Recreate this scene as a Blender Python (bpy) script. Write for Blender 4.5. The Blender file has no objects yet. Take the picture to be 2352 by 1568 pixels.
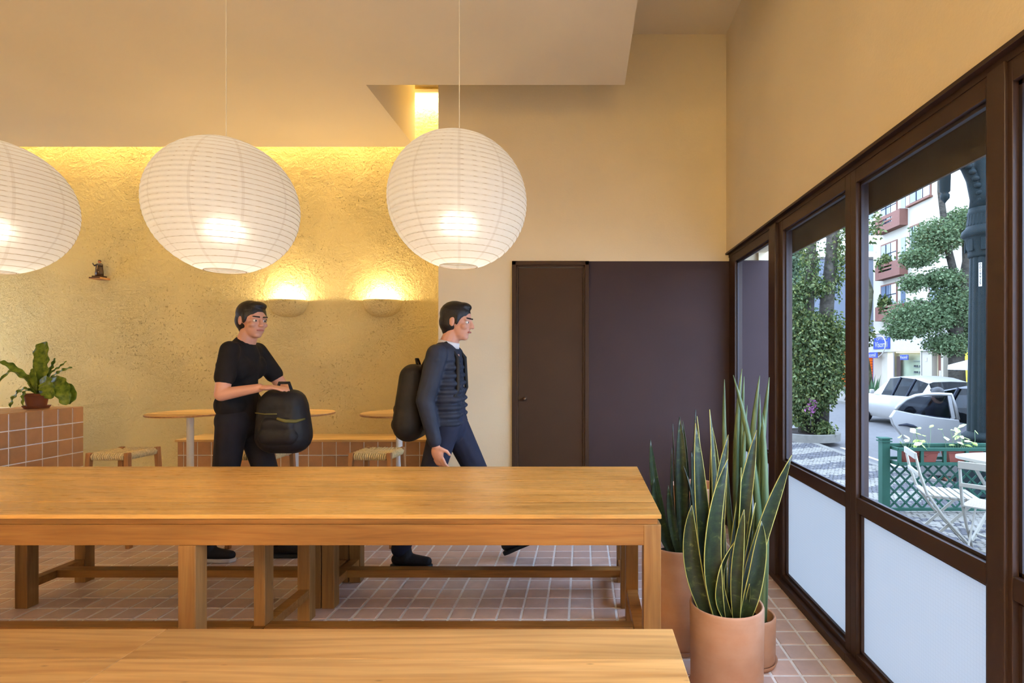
import bpy, bmesh, math, random
import numpy as np
from mathutils import Vector, Matrix, Euler

sc = bpy.context.scene
C = sc.collection
PI = math.pi
rnd = random.Random(7)
nrs = np.random.RandomState(11)

# ------------------------------------------------------------------ camera
# one-point view: the lens is shifted, focal length 1250 px on a 2352 px frame
F = 1250.0; VX = 1340.0; VY = 826.0; H = 1.285
cam_d = bpy.data.cameras.new('camera')
cam_d.sensor_width = 36.0
cam_d.lens = 36.0 * F / 2352.0
cam_d.shift_x = -(VX - 1176.0) / 2352.0
cam_d.shift_y = (VY - 784.0) / 2352.0
cam_d.clip_end = 400
cam = bpy.data.objects.new('camera', cam_d); C.objects.link(cam)
cam.location = (0, 0, H); cam.rotation_euler = (PI / 2, 0, 0)
sc.camera = cam
sc.view_settings.view_transform = 'Standard'
sc.view_settings.look = 'None'
sc.view_settings.gamma = 1.0
sc.view_settings.use_curve_mapping = False
sc.view_settings.exposure = 0.8

# ------------------------------------------------------------------ world: pale overcast sky
SKY = 6.4
w = bpy.data.worlds.new('world'); sc.world = w; w.use_nodes = True
bg = w.node_tree.nodes['Background']
bg.inputs[0].default_value = (0.54, 0.71, 1.0, 1); bg.inputs[1].default_value = SKY

# light levels (watts) and colours
COVE_W, SCONCE_W, BULB_W, REAR_FILL_W = 46.0, 10.0, 21.0, 500.0
WARM = (1.0, 0.79, 0.44)
WARM_COVE = (1.0, 0.83, 0.44)
WARM_FILL = (1.0, 0.85, 0.53)
WARM_BULB = (1.0, 0.90, 0.74)

sc.cycles.use_denoising = True
sc.cycles.use_light_tree = False
sc.cycles.adaptive_threshold = 0.05
sc.cycles.max_bounces = 6
sc.cycles.diffuse_bounces = 4
sc.cycles.glossy_bounces = 3
sc.cycles.transmission_bounces = 6
sc.cycles.transparent_max_bounces = 12
sc.cycles.sample_clamp_indirect = 6.0
sc.cycles.caustics_reflective = False
sc.cycles.caustics_refractive = False

def P(x, y, Y):
    """photo pixel at depth Y -> point"""
    return Vector(((x - VX) * Y / F, Y, H - (y - VY) * Y / F))

# ------------------------------------------------------------------ materials
def srgb(r, g, b):
    f = lambda c: (c / 255 / 12.92) if c / 255 <= 0.04045 else ((c / 255 + 0.055) / 1.055) ** 2.4
    return (f(r), f(g), f(b), 1)

class NT:
    def __init__(s, name):
        s.m = bpy.data.materials.new(name); s.m.use_nodes = True
        s.t = s.m.node_tree; s.n = s.t.nodes; s.l = s.t.links
        s.n.clear()
        s.out = s.n.new('ShaderNodeOutputMaterial')
    def new(s, typ, **kw):
        nd = s.n.new(typ)
        for k, v in kw.items():
            if k.startswith('_'): setattr(nd, k[1:], v)
            else: nd.inputs[k].default_value = v
        return nd
    def link(s, a, b): s.l.new(a, b)
    def coord(s, kind='Object', scale=(1, 1, 1), rot=(0, 0, 0), rand=False):
        tc = s.n.new('ShaderNodeTexCoord'); mp = s.n.new('ShaderNodeMapping')
        mp.inputs['Scale'].default_value = scale; mp.inputs['Rotation'].default_value = rot
        s.link(tc.outputs[kind], mp.inputs['Vector'])
        if rand:
            oi = s.n.new('ShaderNodeObjectInfo'); mu = s.n.new('ShaderNodeMath'); mu.operation = 'MULTIPLY'; mu.inputs[1].default_value = 37.0
            s.link(oi.outputs['Random'], mu.inputs[0]); s.link(mu.outputs[0], mp.inputs['Location'])
        return mp.outputs['Vector']
    def noise(s, vec, scale, detail=4, rough=0.55, dist=0.0):
        n = s.new('ShaderNodeTexNoise'); n.inputs['Scale'].default_value = scale; n.inputs['Detail'].default_value = detail
        n.inputs['Roughness'].default_value = rough; n.inputs['Distortion'].default_value = dist
        s.link(vec, n.inputs['Vector']); return n.outputs['Fac']
    def ramp(s, fac, stops):
        r = s.n.new('ShaderNodeValToRGB'); e = r.color_ramp.elements
        while len(e) < len(stops): e.new(0.5)
        for k, (p, c) in enumerate(stops): e[k].position = p; e[k].color = c if len(c) == 4 else (*c, 1)
        s.link(fac, r.inputs[0]); return r.outputs[0]
    def math(s, op, a, b=None, clamp=False):
        n = s.n.new('ShaderNodeMath'); n.operation = op; n.use_clamp = clamp
        for k, v in ((0, a), (1, b)):
            if v is None: continue
            if isinstance(v, (int, float)): n.inputs[k].default_value = v
            else: s.link(v, n.inputs[k])
        return n.outputs[0]
    def mix(s, fac, a, b, typ='MIX'):
        n = s.n.new('ShaderNodeMixRGB'); n.blend_type = typ
        for k, v in ((0, fac), (1, a), (2, b)):
            if isinstance(v, (int, float)): n.inputs[k].default_value = v
            elif isinstance(v, tuple): n.inputs[k].default_value = v
            else: s.link(v, n.inputs[k])
        return n.outputs[0]
    def bump(s, h, strength=0.3, dist=0.01, normal=None):
        b = s.n.new('ShaderNodeBump'); b.inputs['Strength'].default_value = strength; b.inputs['Distance'].default_value = dist
        s.link(h, b.inputs['Height'])
        if normal is not None: s.link(normal, b.inputs['Normal'])
        return b.outputs[0]
    def bsdf(s, col, rough=0.5, spec=0.5, metal=0.0, normal=None, **kw):
        b = s.n.new('ShaderNodeBsdfPrincipled')
        if isinstance(col, tuple): b.inputs['Base Color'].default_value = col
        else: s.link(col, b.inputs['Base Color'])
        if isinstance(rough, (int, float)): b.inputs['Roughness'].default_value = rough
        else: s.link(rough, b.inputs['Roughness'])
        b.inputs['Specular IOR Level'].default_value = spec; b.inputs['Metallic'].default_value = metal
        for k, v in kw.items(): b.inputs[k.replace('_', ' ')].default_value = v
        if normal is not None: s.link(normal, b.inputs['Normal'])
        return b.outputs[0]
    def done(s, shader):
        s.link(shader, s.out.inputs['Surface']); return s.m

M = {}
def plain(name, col, rough=0.5, spec=0.5, metal=0.0, var=0.06, scale=9.0, bump=0.0, bscale=60.0, bdist=0.003, rand=0.0, **kw):
    """painted / solid material with slight procedural mottling"""
    t = NT(name); v = t.coord('Object', rand=True)
    n = t.noise(v, scale, 2)
    c = t.mix(1.0, col, t.ramp(n, [(0.3, (1 - var,) * 3), (0.7, (1 + var * 0.5,) * 3)]), 'MULTIPLY')
    if rand:
        oi = t.n.new('ShaderNodeObjectInfo')
        c = t.mix(1.0, c, t.ramp(oi.outputs['Random'], [(0, (1 - rand,) * 3), (1, (1 + rand * 0.6,) * 3)]), 'MULTIPLY')
    nm = t.bump(t.noise(v, bscale, 1), bump, bdist) if bump > 0.15 else None
    M[name] = t.done(t.bsdf(c, rough, spec, metal, nm, **kw)); return M[name]

def wood(name, c_dark, c_mid, c_light, grain=1.0, rough=0.42, axis=0, gscale=22.0, rand=0.10, spec=0.35, coat=0.0):
    t = NT(name)
    sc_ = [gscale * 0.9] * 3; sc_[axis] = gscale * 0.055
    v = t.coord('Object', tuple(sc_), rand=True)
    n1 = t.noise(v, 1.0, 3, 0.6, 1.2)
    n2 = t.noise(v, 5.5, 2, 0.65)
    lv = [2.2] * 3; lv[axis] = 0.5
    v2 = t.coord('Object', tuple(lv), rand=True)
    big = t.noise(v2, 1.3, 1, 0.5, 2.2)
    # cathedral figure
    wv = t.n.new('ShaderNodeTexWave'); wv.wave_type = 'BANDS'; wv.bands_direction = 'Y' if axis != 1 else 'X'
    wv.inputs['Scale'].default_value = 3.0; wv.inputs['Distortion'].default_value = 9.0; wv.inputs['Detail'].default_value = 1; wv.inputs['Detail Scale'].default_value = 0.7
    t.link(v2, wv.inputs['Vector'])
    base = t.ramp(n1, [(0.12, c_dark), (0.45, c_mid), (0.85, c_light)])
    base = t.mix(t.math('MULTIPLY', t.ramp(wv.outputs['Fac'], [(0.62, (0, 0, 0)), (1.0, (1, 1, 1))]), 0.22 * grain), base, c_dark)
    base = t.mix(1.0, base, t.ramp(n2, [(0.3, (0.89,) * 3), (0.62, (1.04,) * 3)]), 'MULTIPLY')
    base = t.mix(1.0, base, t.ramp(big, [(0.3, (0.80,) * 3), (0.7, (1.12,) * 3)]), 'MULTIPLY')
    # small dark flecks and knots
    vo = t.n.new('ShaderNodeTexVoronoi'); vo.inputs['Scale'].default_value = 1.0
    ks = [16.0] * 3; ks[axis] = 5.0
    t.link(t.coord('Object', tuple(ks), rand=True), vo.inputs['Vector'])
    kn = t.ramp(vo.outputs['Distance'], [(0.0, (0.35,) * 3), (0.07, (1, 1, 1))])
    base = t.mix(0.8, base, kn, 'MULTIPLY')
    oi = t.n.new('ShaderNodeObjectInfo')
    base = t.mix(1.0, base, t.ramp(oi.outputs['Random'], [(0, (1 - rand,) * 3), (1, (1 + rand,) * 3)]), 'MULTIPLY')
    rg = t.ramp(n2, [(0.3, (rough + 0.06,) * 3), (0.7, (rough - 0.05,) * 3)])
    M[name] = t.done(t.bsdf(base, rg, spec, 0, None)); return M[name]

CREAM = srgb(230, 213, 180)
t = NT('cream_paint'); v = t.coord('Object')
n = t.noise(v, 2.0, 1); fine = t.noise(v, 70, 2, 0.6)
c = t.mix(1.0, CREAM, t.ramp(n, [(0.3, (0.96,) * 3), (0.7, (1.02,) * 3)]), 'MULTIPLY')
M['cream_paint'] = t.done(t.bsdf(c, 0.75, 0.25, 0, t.bump(fine, 0.2, 0.004)))

t = NT('ceiling_paint'); v = t.coord('Object')
c = t.mix(1.0, srgb(230, 215, 188), t.ramp(t.noise(v, 1.5, 1), [(0.3, (0.97,) * 3), (0.7, (1.02,) * 3)]), 'MULTIPLY')
M['ceiling_paint'] = t.done(t.bsdf(c, 0.8, 0.2))

# rough old plaster: trowel ridges, scratches, pits
t = NT('rough_plaster'); v = t.coord('Object')
n = t.noise(v, 1.1, 4); fine = t.noise(v, 46, 3, 0.7); mid = t.noise(v, 9, 4, 0.62, 1.0)
pm = t.noise(v, 1.7, 1)
pit = t.math('MULTIPLY', t.ramp(t.noise(v, 58, 1, 0.5, 0.6), [(0.68, (0, 0, 0)), (0.73, (1, 1, 1))]), t.ramp(pm, [(0.44, (0, 0, 0)), (0.6, (1, 1, 1))]))
sv = t.coord('Object', (3, 3, 9), (0.0, 0.5, 0.0))
scr = t.noise(sv, 3.2, 2, 0.6, 3.5)
scratch = t.ramp(scr, [(0.485, (0, 0, 0)), (0.5, (1, 1, 1)), (0.515, (0, 0, 0))])
patch = t.ramp(t.noise(v, 1.0, 2, 0.6), [(0.45, (0, 0, 0)), (0.62, (1, 1, 1))])
hgt = t.math('ADD', t.math('MULTIPLY', mid, 1.0), t.math('MULTIPLY', fine, 0.42))
hgt = t.math('SUBTRACT', hgt, t.math('MULTIPLY', pit, 0.75))
hgt = t.math('ADD', hgt, t.math('MULTIPLY', t.math('MULTIPLY', scratch, patch), 0.30))
c = t.mix(1.0, srgb(226, 206, 150), t.ramp(n, [(0.3, (0.95,) * 3), (0.7, (1.03,) * 3)]), 'MULTIPLY')
c = t.mix(t.math('MULTIPLY', pit, 0.30), c, srgb(150, 120, 80))
M['rough_plaster'] = t.done(t.bsdf(c, 0.85, 0.15, 0, t.bump(hgt, 1.0, 0.018)))

plain('aubergine_paint', srgb(67, 54, 55), 0.75, 0.12, var=0.05, scale=3, bump=0.06, bscale=140)
plain('door_paint', srgb(70, 51, 38), 0.6, 0.15, var=0.08, scale=2.5, bump=0.05, bscale=120)
plain('frame_paint', srgb(60, 43, 37), 0.45, 0.3, var=0.05, scale=5)
plain('rubber_dark', srgb(48, 40, 46), 0.5, 0.4)
plain('fascia_paint', srgb(96, 84, 72), 0.6, 0.3, var=0.1)
plain('grout', srgb(240, 236, 234), 0.9, 0.1, var=0.10, scale=30, bump=0.2, bscale=200)
plain('steel', srgb(190, 185, 180), 0.35, 0.5, 0.6, var=0.03)
plain('white_metal', srgb(222, 218, 212), 0.4, 0.4, var=0.03)
plain('brass_dark', srgb(120, 92, 70), 0.35, 0.5, 0.8, var=0.05)

def tile_mat(name, col, rough=0.38):
    t = NT(name); v = t.coord('Object', rand=True); oi = t.n.new('ShaderNodeObjectInfo')
    c = t.mix(1.0, col, t.ramp(t.noise(v, 14, 3, 0.6), [(0.3, (0.90,) * 3), (0.7, (1.07,) * 3)]), 'MULTIPLY')
    c = t.mix(1.0, c, t.ramp(oi.outputs['Random'], [(0, (0.90, 0.88, 0.88)), (0.5, (1.0, 1.0, 1.0)), (1, (1.10, 1.05, 1.0))]), 'MULTIPLY')
    M[name] = t.done(t.bsdf(c, rough, 0.5))
tile_mat('terracotta_tile', srgb(208, 182, 172))
tile_mat('counter_tile', srgb(174, 130, 92))

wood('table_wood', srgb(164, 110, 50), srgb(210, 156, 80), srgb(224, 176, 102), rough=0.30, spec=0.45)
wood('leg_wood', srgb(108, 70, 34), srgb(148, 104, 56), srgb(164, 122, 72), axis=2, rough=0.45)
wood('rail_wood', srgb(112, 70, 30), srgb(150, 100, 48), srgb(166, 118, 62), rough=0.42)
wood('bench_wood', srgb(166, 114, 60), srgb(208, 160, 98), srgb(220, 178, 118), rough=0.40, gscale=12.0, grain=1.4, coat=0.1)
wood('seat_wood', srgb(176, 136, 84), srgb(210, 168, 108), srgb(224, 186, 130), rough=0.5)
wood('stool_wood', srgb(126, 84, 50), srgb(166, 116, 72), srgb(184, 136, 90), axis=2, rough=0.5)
wood('dark_shelf_wood', srgb(130, 88, 52), srgb(176, 124, 76), srgb(196, 146, 96), rough=0.6)

# woven rush
t = NT('rush'); v = t.coord('Object', rand=True)
c = t.mix(1.0, srgb(222, 198, 148), t.ramp(t.noise(v, 90, 4), [(0.3, (0.72,) * 3), (0.7, (1.1,) * 3)]), 'MULTIPLY')
M['rush'] = t.done(t.bsdf(c, 0.75, 0.2))

# terracotta pots
t = NT('terracotta_pot'); v = t.coord('Object', rand=True)
lay = t.noise(t.coord('Object', (0.6, 0.6, 16), rand=True), 1.0, 4)
c = t.mix(t.ramp(t.noise(v, 5, 5, 0.6), [(0.35, (0, 0, 0)), (0.75, (0.55,) * 3)]), srgb(184, 134, 104), srgb(206, 174, 154))
c = t.mix(1.0, c, t.ramp(lay, [(0.3, (0.93,) * 3), (0.7, (1.05,) * 3)]), 'MULTIPLY')
M['terracotta_pot'] = t.done(t.bsdf(c, 0.65, 0.25, 0, t.bump(t.math('ADD', lay, t.math('MULTIPLY', t.noise(v, 120, 3), 0.3)), 0.18, 0.003)))
plain('terracotta_small', srgb(122, 68, 44), 0.6, 0.3, var=0.12)
plain('soil', srgb(44, 34, 28), 0.95, 0.1, var=0.3, scale=60, bump=0.8, bscale=90, bdist=0.01)

# snake plant blade: dark green with pale mottled bands; margin is a second slot
t = NT('snake_leaf'); v = t.coord('Object', (26, 26, 46), rand=True)
n1 = t.noise(v, 1.0, 4, 0.6, 0.5); big = t.noise(t.coord('Object', (4, 4, 4), rand=True), 1.0, 3)
c = t.ramp(n1, [(0.40, srgb(26, 38, 18)), (0.60, srgb(42, 56, 26)), (0.76, srgb(100, 110, 62))])
c = t.mix(1.0, c, t.ramp(big, [(0.3, (0.75,) * 3), (0.7, (1.15,) * 3)]), 'MULTIPLY')
M['snake_leaf'] = t.done(t.bsdf(c, 0.34, 0.55, 0, t.bump(n1, 0.05, 0.002)))
plain('leaf_margin', srgb(186, 184, 104), 0.4, 0.4, var=0.12)
t = NT('cylinder_leaf'); v = t.coord('Object', (60, 60, 3), rand=True)
c = t.ramp(t.noise(v, 1.0, 3), [(0.35, srgb(62, 84, 54)), (0.65, srgb(104, 124, 84))])
M['cylinder_leaf'] = t.done(t.bsdf(c, 0.42, 0.45))

def leafy(name, cols, rough=0.45, trans=0.25):
    t = NT(name); g = t.n.new('ShaderNodeNewGeometry')
    n_ = len(cols)
    c = t.ramp(g.outputs['Random Per Island'], [((k + 0.5) / n_, cc) for k, cc in enumerate(cols)])
    b = t.bsdf(c, rough, 0.4)
    tr = t.n.new('ShaderNodeBsdfTranslucent'); t.link(t.mix(1.0, c, (1.0, 1.15, 0.6, 1), 'MULTIPLY'), tr.inputs[0])
    mx = t.n.new('ShaderNodeMixShader'); mx.inputs[0].default_value = trans
    t.link(b, mx.inputs[1]); t.link(tr.outputs[0], mx.inputs[2])
    M[name] = t.done(mx.outputs[0])
leafy('vine_leaf', [srgb(44, 56, 30), srgb(62, 74, 40), srgb(92, 94, 50), srgb(104, 112, 78), srgb(54, 64, 38)])
leafy('tree_leaf', [srgb(66, 80, 54), srgb(84, 98, 68), srgb(104, 116, 84), srgb(74, 88, 62)])
leafy('conifer_leaf', [srgb(78, 92, 70), srgb(100, 112, 88), srgb(70, 84, 64)])
leafy('agave_leaf', [srgb(60, 84, 62), srgb(96, 116, 90), srgb(74, 96, 70)])
leafy('variegated_leaf', [srgb(226, 232, 190), srgb(206, 220, 150), srgb(238, 240, 214)])
t = NT('fern_leaf'); v = t.coord('Object', (30, 30, 30), rand=True)
c = t.ramp(t.noise(v, 1.0, 2), [(0.3, srgb(70, 98, 22)), (0.7, srgb(136, 156, 50))])
b = t.bsdf(c, 0.4, 0.4); tr = t.new('ShaderNodeBsdfTranslucent'); t.link(c, tr.inputs[0])
mx = t.n.new('ShaderNodeMixShader'); mx.inputs[0].default_value = 0.25; t.link(b, mx.inputs[1]); t.link(tr.outputs[0], mx.inputs[2])
M['fern_leaf'] = t.done(mx.outputs[0])

# washi paper of the lanterns: thin, scatters light through; seams where two sheets overlap
t = NT('lantern_paper'); tc = t.n.new('ShaderNodeTexCoord'); sx = t.n.new('ShaderNodeSeparateXYZ'); t.link(tc.outputs['Object'], sx.inputs[0])
ang = t.math('ARCTAN2', sx.outputs['Y'], sx.outputs['X'])
fr = t.math('FRACT', t.math('ADD', t.math('MULTIPLY', ang, 10 / (2 * PI)), 10.35))
rad = t.math('SQRT', t.math('ADD', t.math('MULTIPLY', sx.outputs['X'], sx.outputs['X']), t.math('MULTIPLY', sx.outputs['Y'], sx.outputs['Y'])))
wid = t.math('DIVIDE', 0.017, t.math('MAXIMUM', rad, 0.05))   # constant seam width of about 13 mm
seam = t.math('LESS_THAN', fr, wid)
fib = t.noise(t.coord('Object', (1, 1, 1)), 60, 2, 0.7)
dens = t.math('ADD', t.math('MULTIPLY', fib, 0.10), t.math('MULTIPLY', seam, 0.15))
tint = t.ramp(dens, [(0.0, (0.88, 0.85, 0.79)), (0.3, (0.66, 0.60, 0.52))])
tr = t.n.new('ShaderNodeBsdfTranslucent'); t.link(tint, tr.inputs[0])
rf = t.n.new('ShaderNodeBsdfRefraction'); rf.inputs['Roughness'].default_value = 0.8; rf.inputs['IOR'].default_value = 1.22; t.link(tint, rf.inputs[0])
df = t.n.new('ShaderNodeBsdfDiffuse'); df.inputs[0].default_value = (0.78, 0.75, 0.69, 1)
m1 = t.n.new('ShaderNodeMixShader'); m1.inputs[0].default_value = 0.20; t.link(tr.outputs[0], m1.inputs[1]); t.link(rf.outputs[0], m1.inputs[2])
m2 = t.n.new('ShaderNodeMixShader'); m2.inputs[0].default_value = 0.42; t.link(m1.outputs[0], m2.inputs[1]); t.link(df.outputs[0], m2.inputs[2])
M['lantern_paper'] = t.done(m2.outputs[0])
plain('lantern_wire', srgb(196, 172, 140), 0.6, 0.2)
plain('cord_white', srgb(232, 220, 196), 0.5, 0.3)

def emit(name, col, s):
    t = NT(name); e = t.n.new('ShaderNodeEmission'); e.inputs[0].default_value = (*col, 1); e.inputs[1].default_value = s
    M[name] = t.done(e.outputs[0]); M[name].cycles.emission_sampling = 'NONE'
emit('bulb_glow', WARM_BULB, 5.0)
emit('led_glow', WARM_COVE, 12.0)
emit('neon_green', (0.15, 1.0, 0.45), 2.2)
emit('shop_light', (1.0, 0.86, 0.6), 1.6)

# clear glass (thin pane): lets light straight through, mirrors a little at grazing angles
def glass(name, tint, refl=1.0):
    t = NT(name); tr = t.n.new('ShaderNodeBsdfTransparent'); tr.inputs[0].default_value = tint
    gl = t.n.new('ShaderNodeBsdfGlossy'); gl.inputs['Roughness'].default_value = 0.02
    fz = t.n.new('ShaderNodeFresnel'); ge = t.n.new('ShaderNodeNewGeometry')
    t.link(t.math('ADD', t.math('MULTIPLY', ge.outputs['Backfacing'], 1 / 1.33 - 1.33), 1.33), fz.inputs[0])   # a thin sheet: same mirror from either side
    mx = t.n.new('ShaderNodeMixShader'); t.link(t.math('MULTIPLY', fz.outputs[0], refl), mx.inputs[0]); t.link(tr.outputs[0], mx.inputs[1]); t.link(gl.outputs[0], mx.inputs[2])
    M[name] = t.done(mx.outputs[0])
glass('clear_glass', (0.95, 0.97, 0.98, 1), 0.3)
glass('car_glass', (0.24, 0.26, 0.29, 1), 0.35)
glass('shop_glass', (0.80, 0.86, 0.88, 1), 0.7)
# wired frosted glass
t = NT('frosted_glass'); tc = t.n.new('ShaderNodeTexCoord'); sx = t.n.new('ShaderNodeSeparateXYZ'); t.link(tc.outputs['Object'], sx.inputs[0])
def gridline(o): return t.math('LESS_THAN', t.math('FRACT', t.math('MULTIPLY', o, 80.0)), 0.10)
wire = t.math('MAXIMUM', gridline(sx.outputs['Y']), gridline(sx.outputs['Z']))
col = t.mix(t.math('MULTIPLY', wire, 0.16), (0.52, 0.52, 0.51, 1), (0.26, 0.26, 0.26, 1))
tr = t.n.new('ShaderNodeBsdfTranslucent'); t.link(col, tr.inputs[0])
bs = t.bsdf(col, 0.35, 0.3, 0, t.bump(t.noise(t.coord('Object'), 420, 2), 0.2, 0.001))
mx = t.n.new('ShaderNodeMixShader'); mx.inputs[0].default_value = 0.72; t.link(bs, mx.inputs[1]); t.link(tr.outputs[0], mx.inputs[2])
M['frosted_glass'] = t.done(mx.outputs[0])

# people
plain('skin', srgb(206, 150, 124), 0.5, 0.35, var=0.05, Subsurface_Weight=0.0)
plain('lips', srgb(176, 104, 92), 0.45, 0.4)
plain('hair_dark', srgb(30, 24, 22), 0.5, 0.4, var=0.3, scale=40, bump=0.5, bscale=160)
plain('black_cloth', srgb(30, 27, 27), 0.85, 0.2, var=0.2, scale=12, bump=0.4, bscale=14, bdist=0.02)
plain('black_denim', srgb(33, 31, 36), 0.85, 0.2, var=0.2, scale=12, bump=0.4, bscale=12, bdist=0.02)
plain('navy_cloth', srgb(40, 43, 56), 0.7, 0.3, var=0.2, scale=12, bump=0.3, bscale=16, bdist=0.02)
plain('navy_denim', srgb(40, 42, 58), 0.85, 0.2, var=0.2, scale=10, bump=0.3, bscale=12, bdist=0.02)
plain('white_cloth', srgb(214, 208, 206), 0.85, 0.2)
plain('black_nylon', srgb(27, 27, 32), 0.6, 0.35, var=0.25, scale=14, bump=0.4, bscale=18, bdist=0.015)
plain('black_nylon_brown', srgb(34, 29, 26), 0.65, 0.3, var=0.25, scale=14, bump=0.4, bscale=18, bdist=0.015)
plain('olive_strap', srgb(112, 104, 58), 0.7, 0.2)
plain('shoe_black', srgb(28, 28, 34), 0.6, 0.3, var=0.2, scale=30, bump=0.3, bscale=150)
plain('shoe_sole', srgb(216, 208, 206), 0.6, 0.3)
plain('sole_dark', srgb(34, 40, 46), 0.6, 0.3)
plain('eye_white', srgb(230, 224, 216), 0.2, 0.5)
plain('eye_dark', srgb(36, 26, 20), 0.2, 0.5)
plain('figurine', srgb(58, 36, 22), 0.4, 0.5, var=0.25, scale=60)
plain('figurine_skin', srgb(170, 112, 82), 0.5, 0.3)
plain('figurine_gold', srgb(190, 160, 110), 0.4, 0.4)

# street
plain('asphalt', srgb(92, 88, 86), 0.9, 0.2, var=0.10, scale=6, bump=0.4, bscale=120, bdist=0.01)
plain('pavement_bed', srgb(120, 120, 128), 0.95, 0.1, var=0.15, scale=40)
plain('stone_white', srgb(116, 110, 102), 0.8, 0.2, var=0.15, scale=3)
plain('stone_dark', srgb(80, 77, 78), 0.8, 0.2, var=0.2, scale=3)
plain('kerb_stone', srgb(106, 101, 94), 0.85, 0.2, var=0.12)
plain('road_paint', srgb(225, 225, 228), 0.8, 0.2)
plain('park_green', srgb(40, 70, 58), 0.5, 0.4, var=0.08)
plain('iron_green', srgb(22, 29, 30), 0.45, 0.4, 0.0, var=0.15, scale=14)
plain('planter_pink', srgb(112, 60, 50), 0.6, 0.3, var=0.08)
plain('chair_white', srgb(150, 144, 132), 0.45, 0.4, var=0.04)
plain('car_silver', srgb(132, 128, 125), 0.28, 0.5, 0.35, var=0.02)
plain('car_grey', srgb(92, 90, 94), 0.3, 0.5, 0.3, var=0.02)
plain('car_white', srgb(134, 128, 122), 0.28, 0.5, 0.1, var=0.02)
plain('tyre', srgb(34, 34, 36), 0.8, 0.2)
plain('car_dark', srgb(40, 42, 50), 0.5, 0.4)
plain('facade_white', srgb(160, 150, 134), 0.85, 0.2, var=0.05, scale=0.7)
plain('facade_pink', srgb(110, 76, 66), 0.8, 0.2, var=0.08, scale=1.0)
plain('trim_brown', srgb(112, 78, 66), 0.8, 0.2)
plain('facade_grey', srgb(112, 116, 126), 0.85, 0.2, var=0.05, scale=0.4)
plain('tower_white', srgb(206, 204, 200), 0.85, 0.2)
plain('window_dark', srgb(84, 92, 104), 0.15, 0.6, var=0.25, scale=0.8)
plain('curtain', srgb(206, 208, 206), 0.8, 0.2, var=0.2, scale=4)
plain('orange_paint', srgb(244, 112, 40), 0.6, 0.3, var=0.05)
plain('orange_dark', srgb(196, 80, 26), 0.6, 0.3)
plain('yellow_paint', srgb(232, 208, 60), 0.7, 0.3)
plain('sign_blue', srgb(62, 74, 140), 0.5, 0.3)
plain('sign_white', srgb(164, 159, 152), 0.5, 0.3)
plain('awning_cloth', srgb(226, 228, 226), 0.8, 0.2)
plain('awning_dark', srgb(58, 60, 72), 0.7, 0.2)
plain('shop_inside', srgb(206, 190, 150), 0.8, 0.2, var=0.2, scale=1.2)
plain('product_dark', srgb(90, 80, 80), 0.6, 0.3, rand=0.4)
plain('bark', srgb(62, 57, 50), 0.95, 0.1, var=0.4, scale=5, bump=0.8, bscale=10, bdist=0.05)
plain('bark_mossy', srgb(84, 82, 64), 0.95, 0.1, var=0.5, scale=4, bump=0.8, bscale=10, bdist=0.05)
plain('cloth_blue', srgb(150, 164, 196), 0.8, 0.2, var=0.3, scale=20)
plain('magenta', srgb(150, 92, 132), 0.7, 0.2)

for nm_ in ('asphalt', 'pavement_bed', 'stone_white', 'stone_dark', 'kerb_stone', 'road_paint', 'park_green', 'iron_green', 'planter_pink', 'chair_white', 'facade_white', 'facade_pink', 'trim_brown', 'facade_grey', 'tower_white', 'orange_paint',
            'orange_dark', 'yellow_paint', 'sign_blue', 'sign_white', 'awning_cloth', 'awning_dark', 'bark', 'bark_mossy', 'tyre', 'car_dark', 'vine_leaf', 'tree_leaf', 'conifer_leaf', 'agave_leaf', 'variegated_leaf', 'fascia_paint'):
    for nd_ in M[nm_].node_tree.nodes:      # weathered outdoor surfaces: nearly no gloss
        if nd_.type == 'BSDF_PRINCIPLED': nd_.inputs['Specular IOR Level'].default_value = 0.08; nd_.inputs['Roughness'].default_value = max(nd_.inputs['Roughness'].default_value, 0.6)

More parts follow.
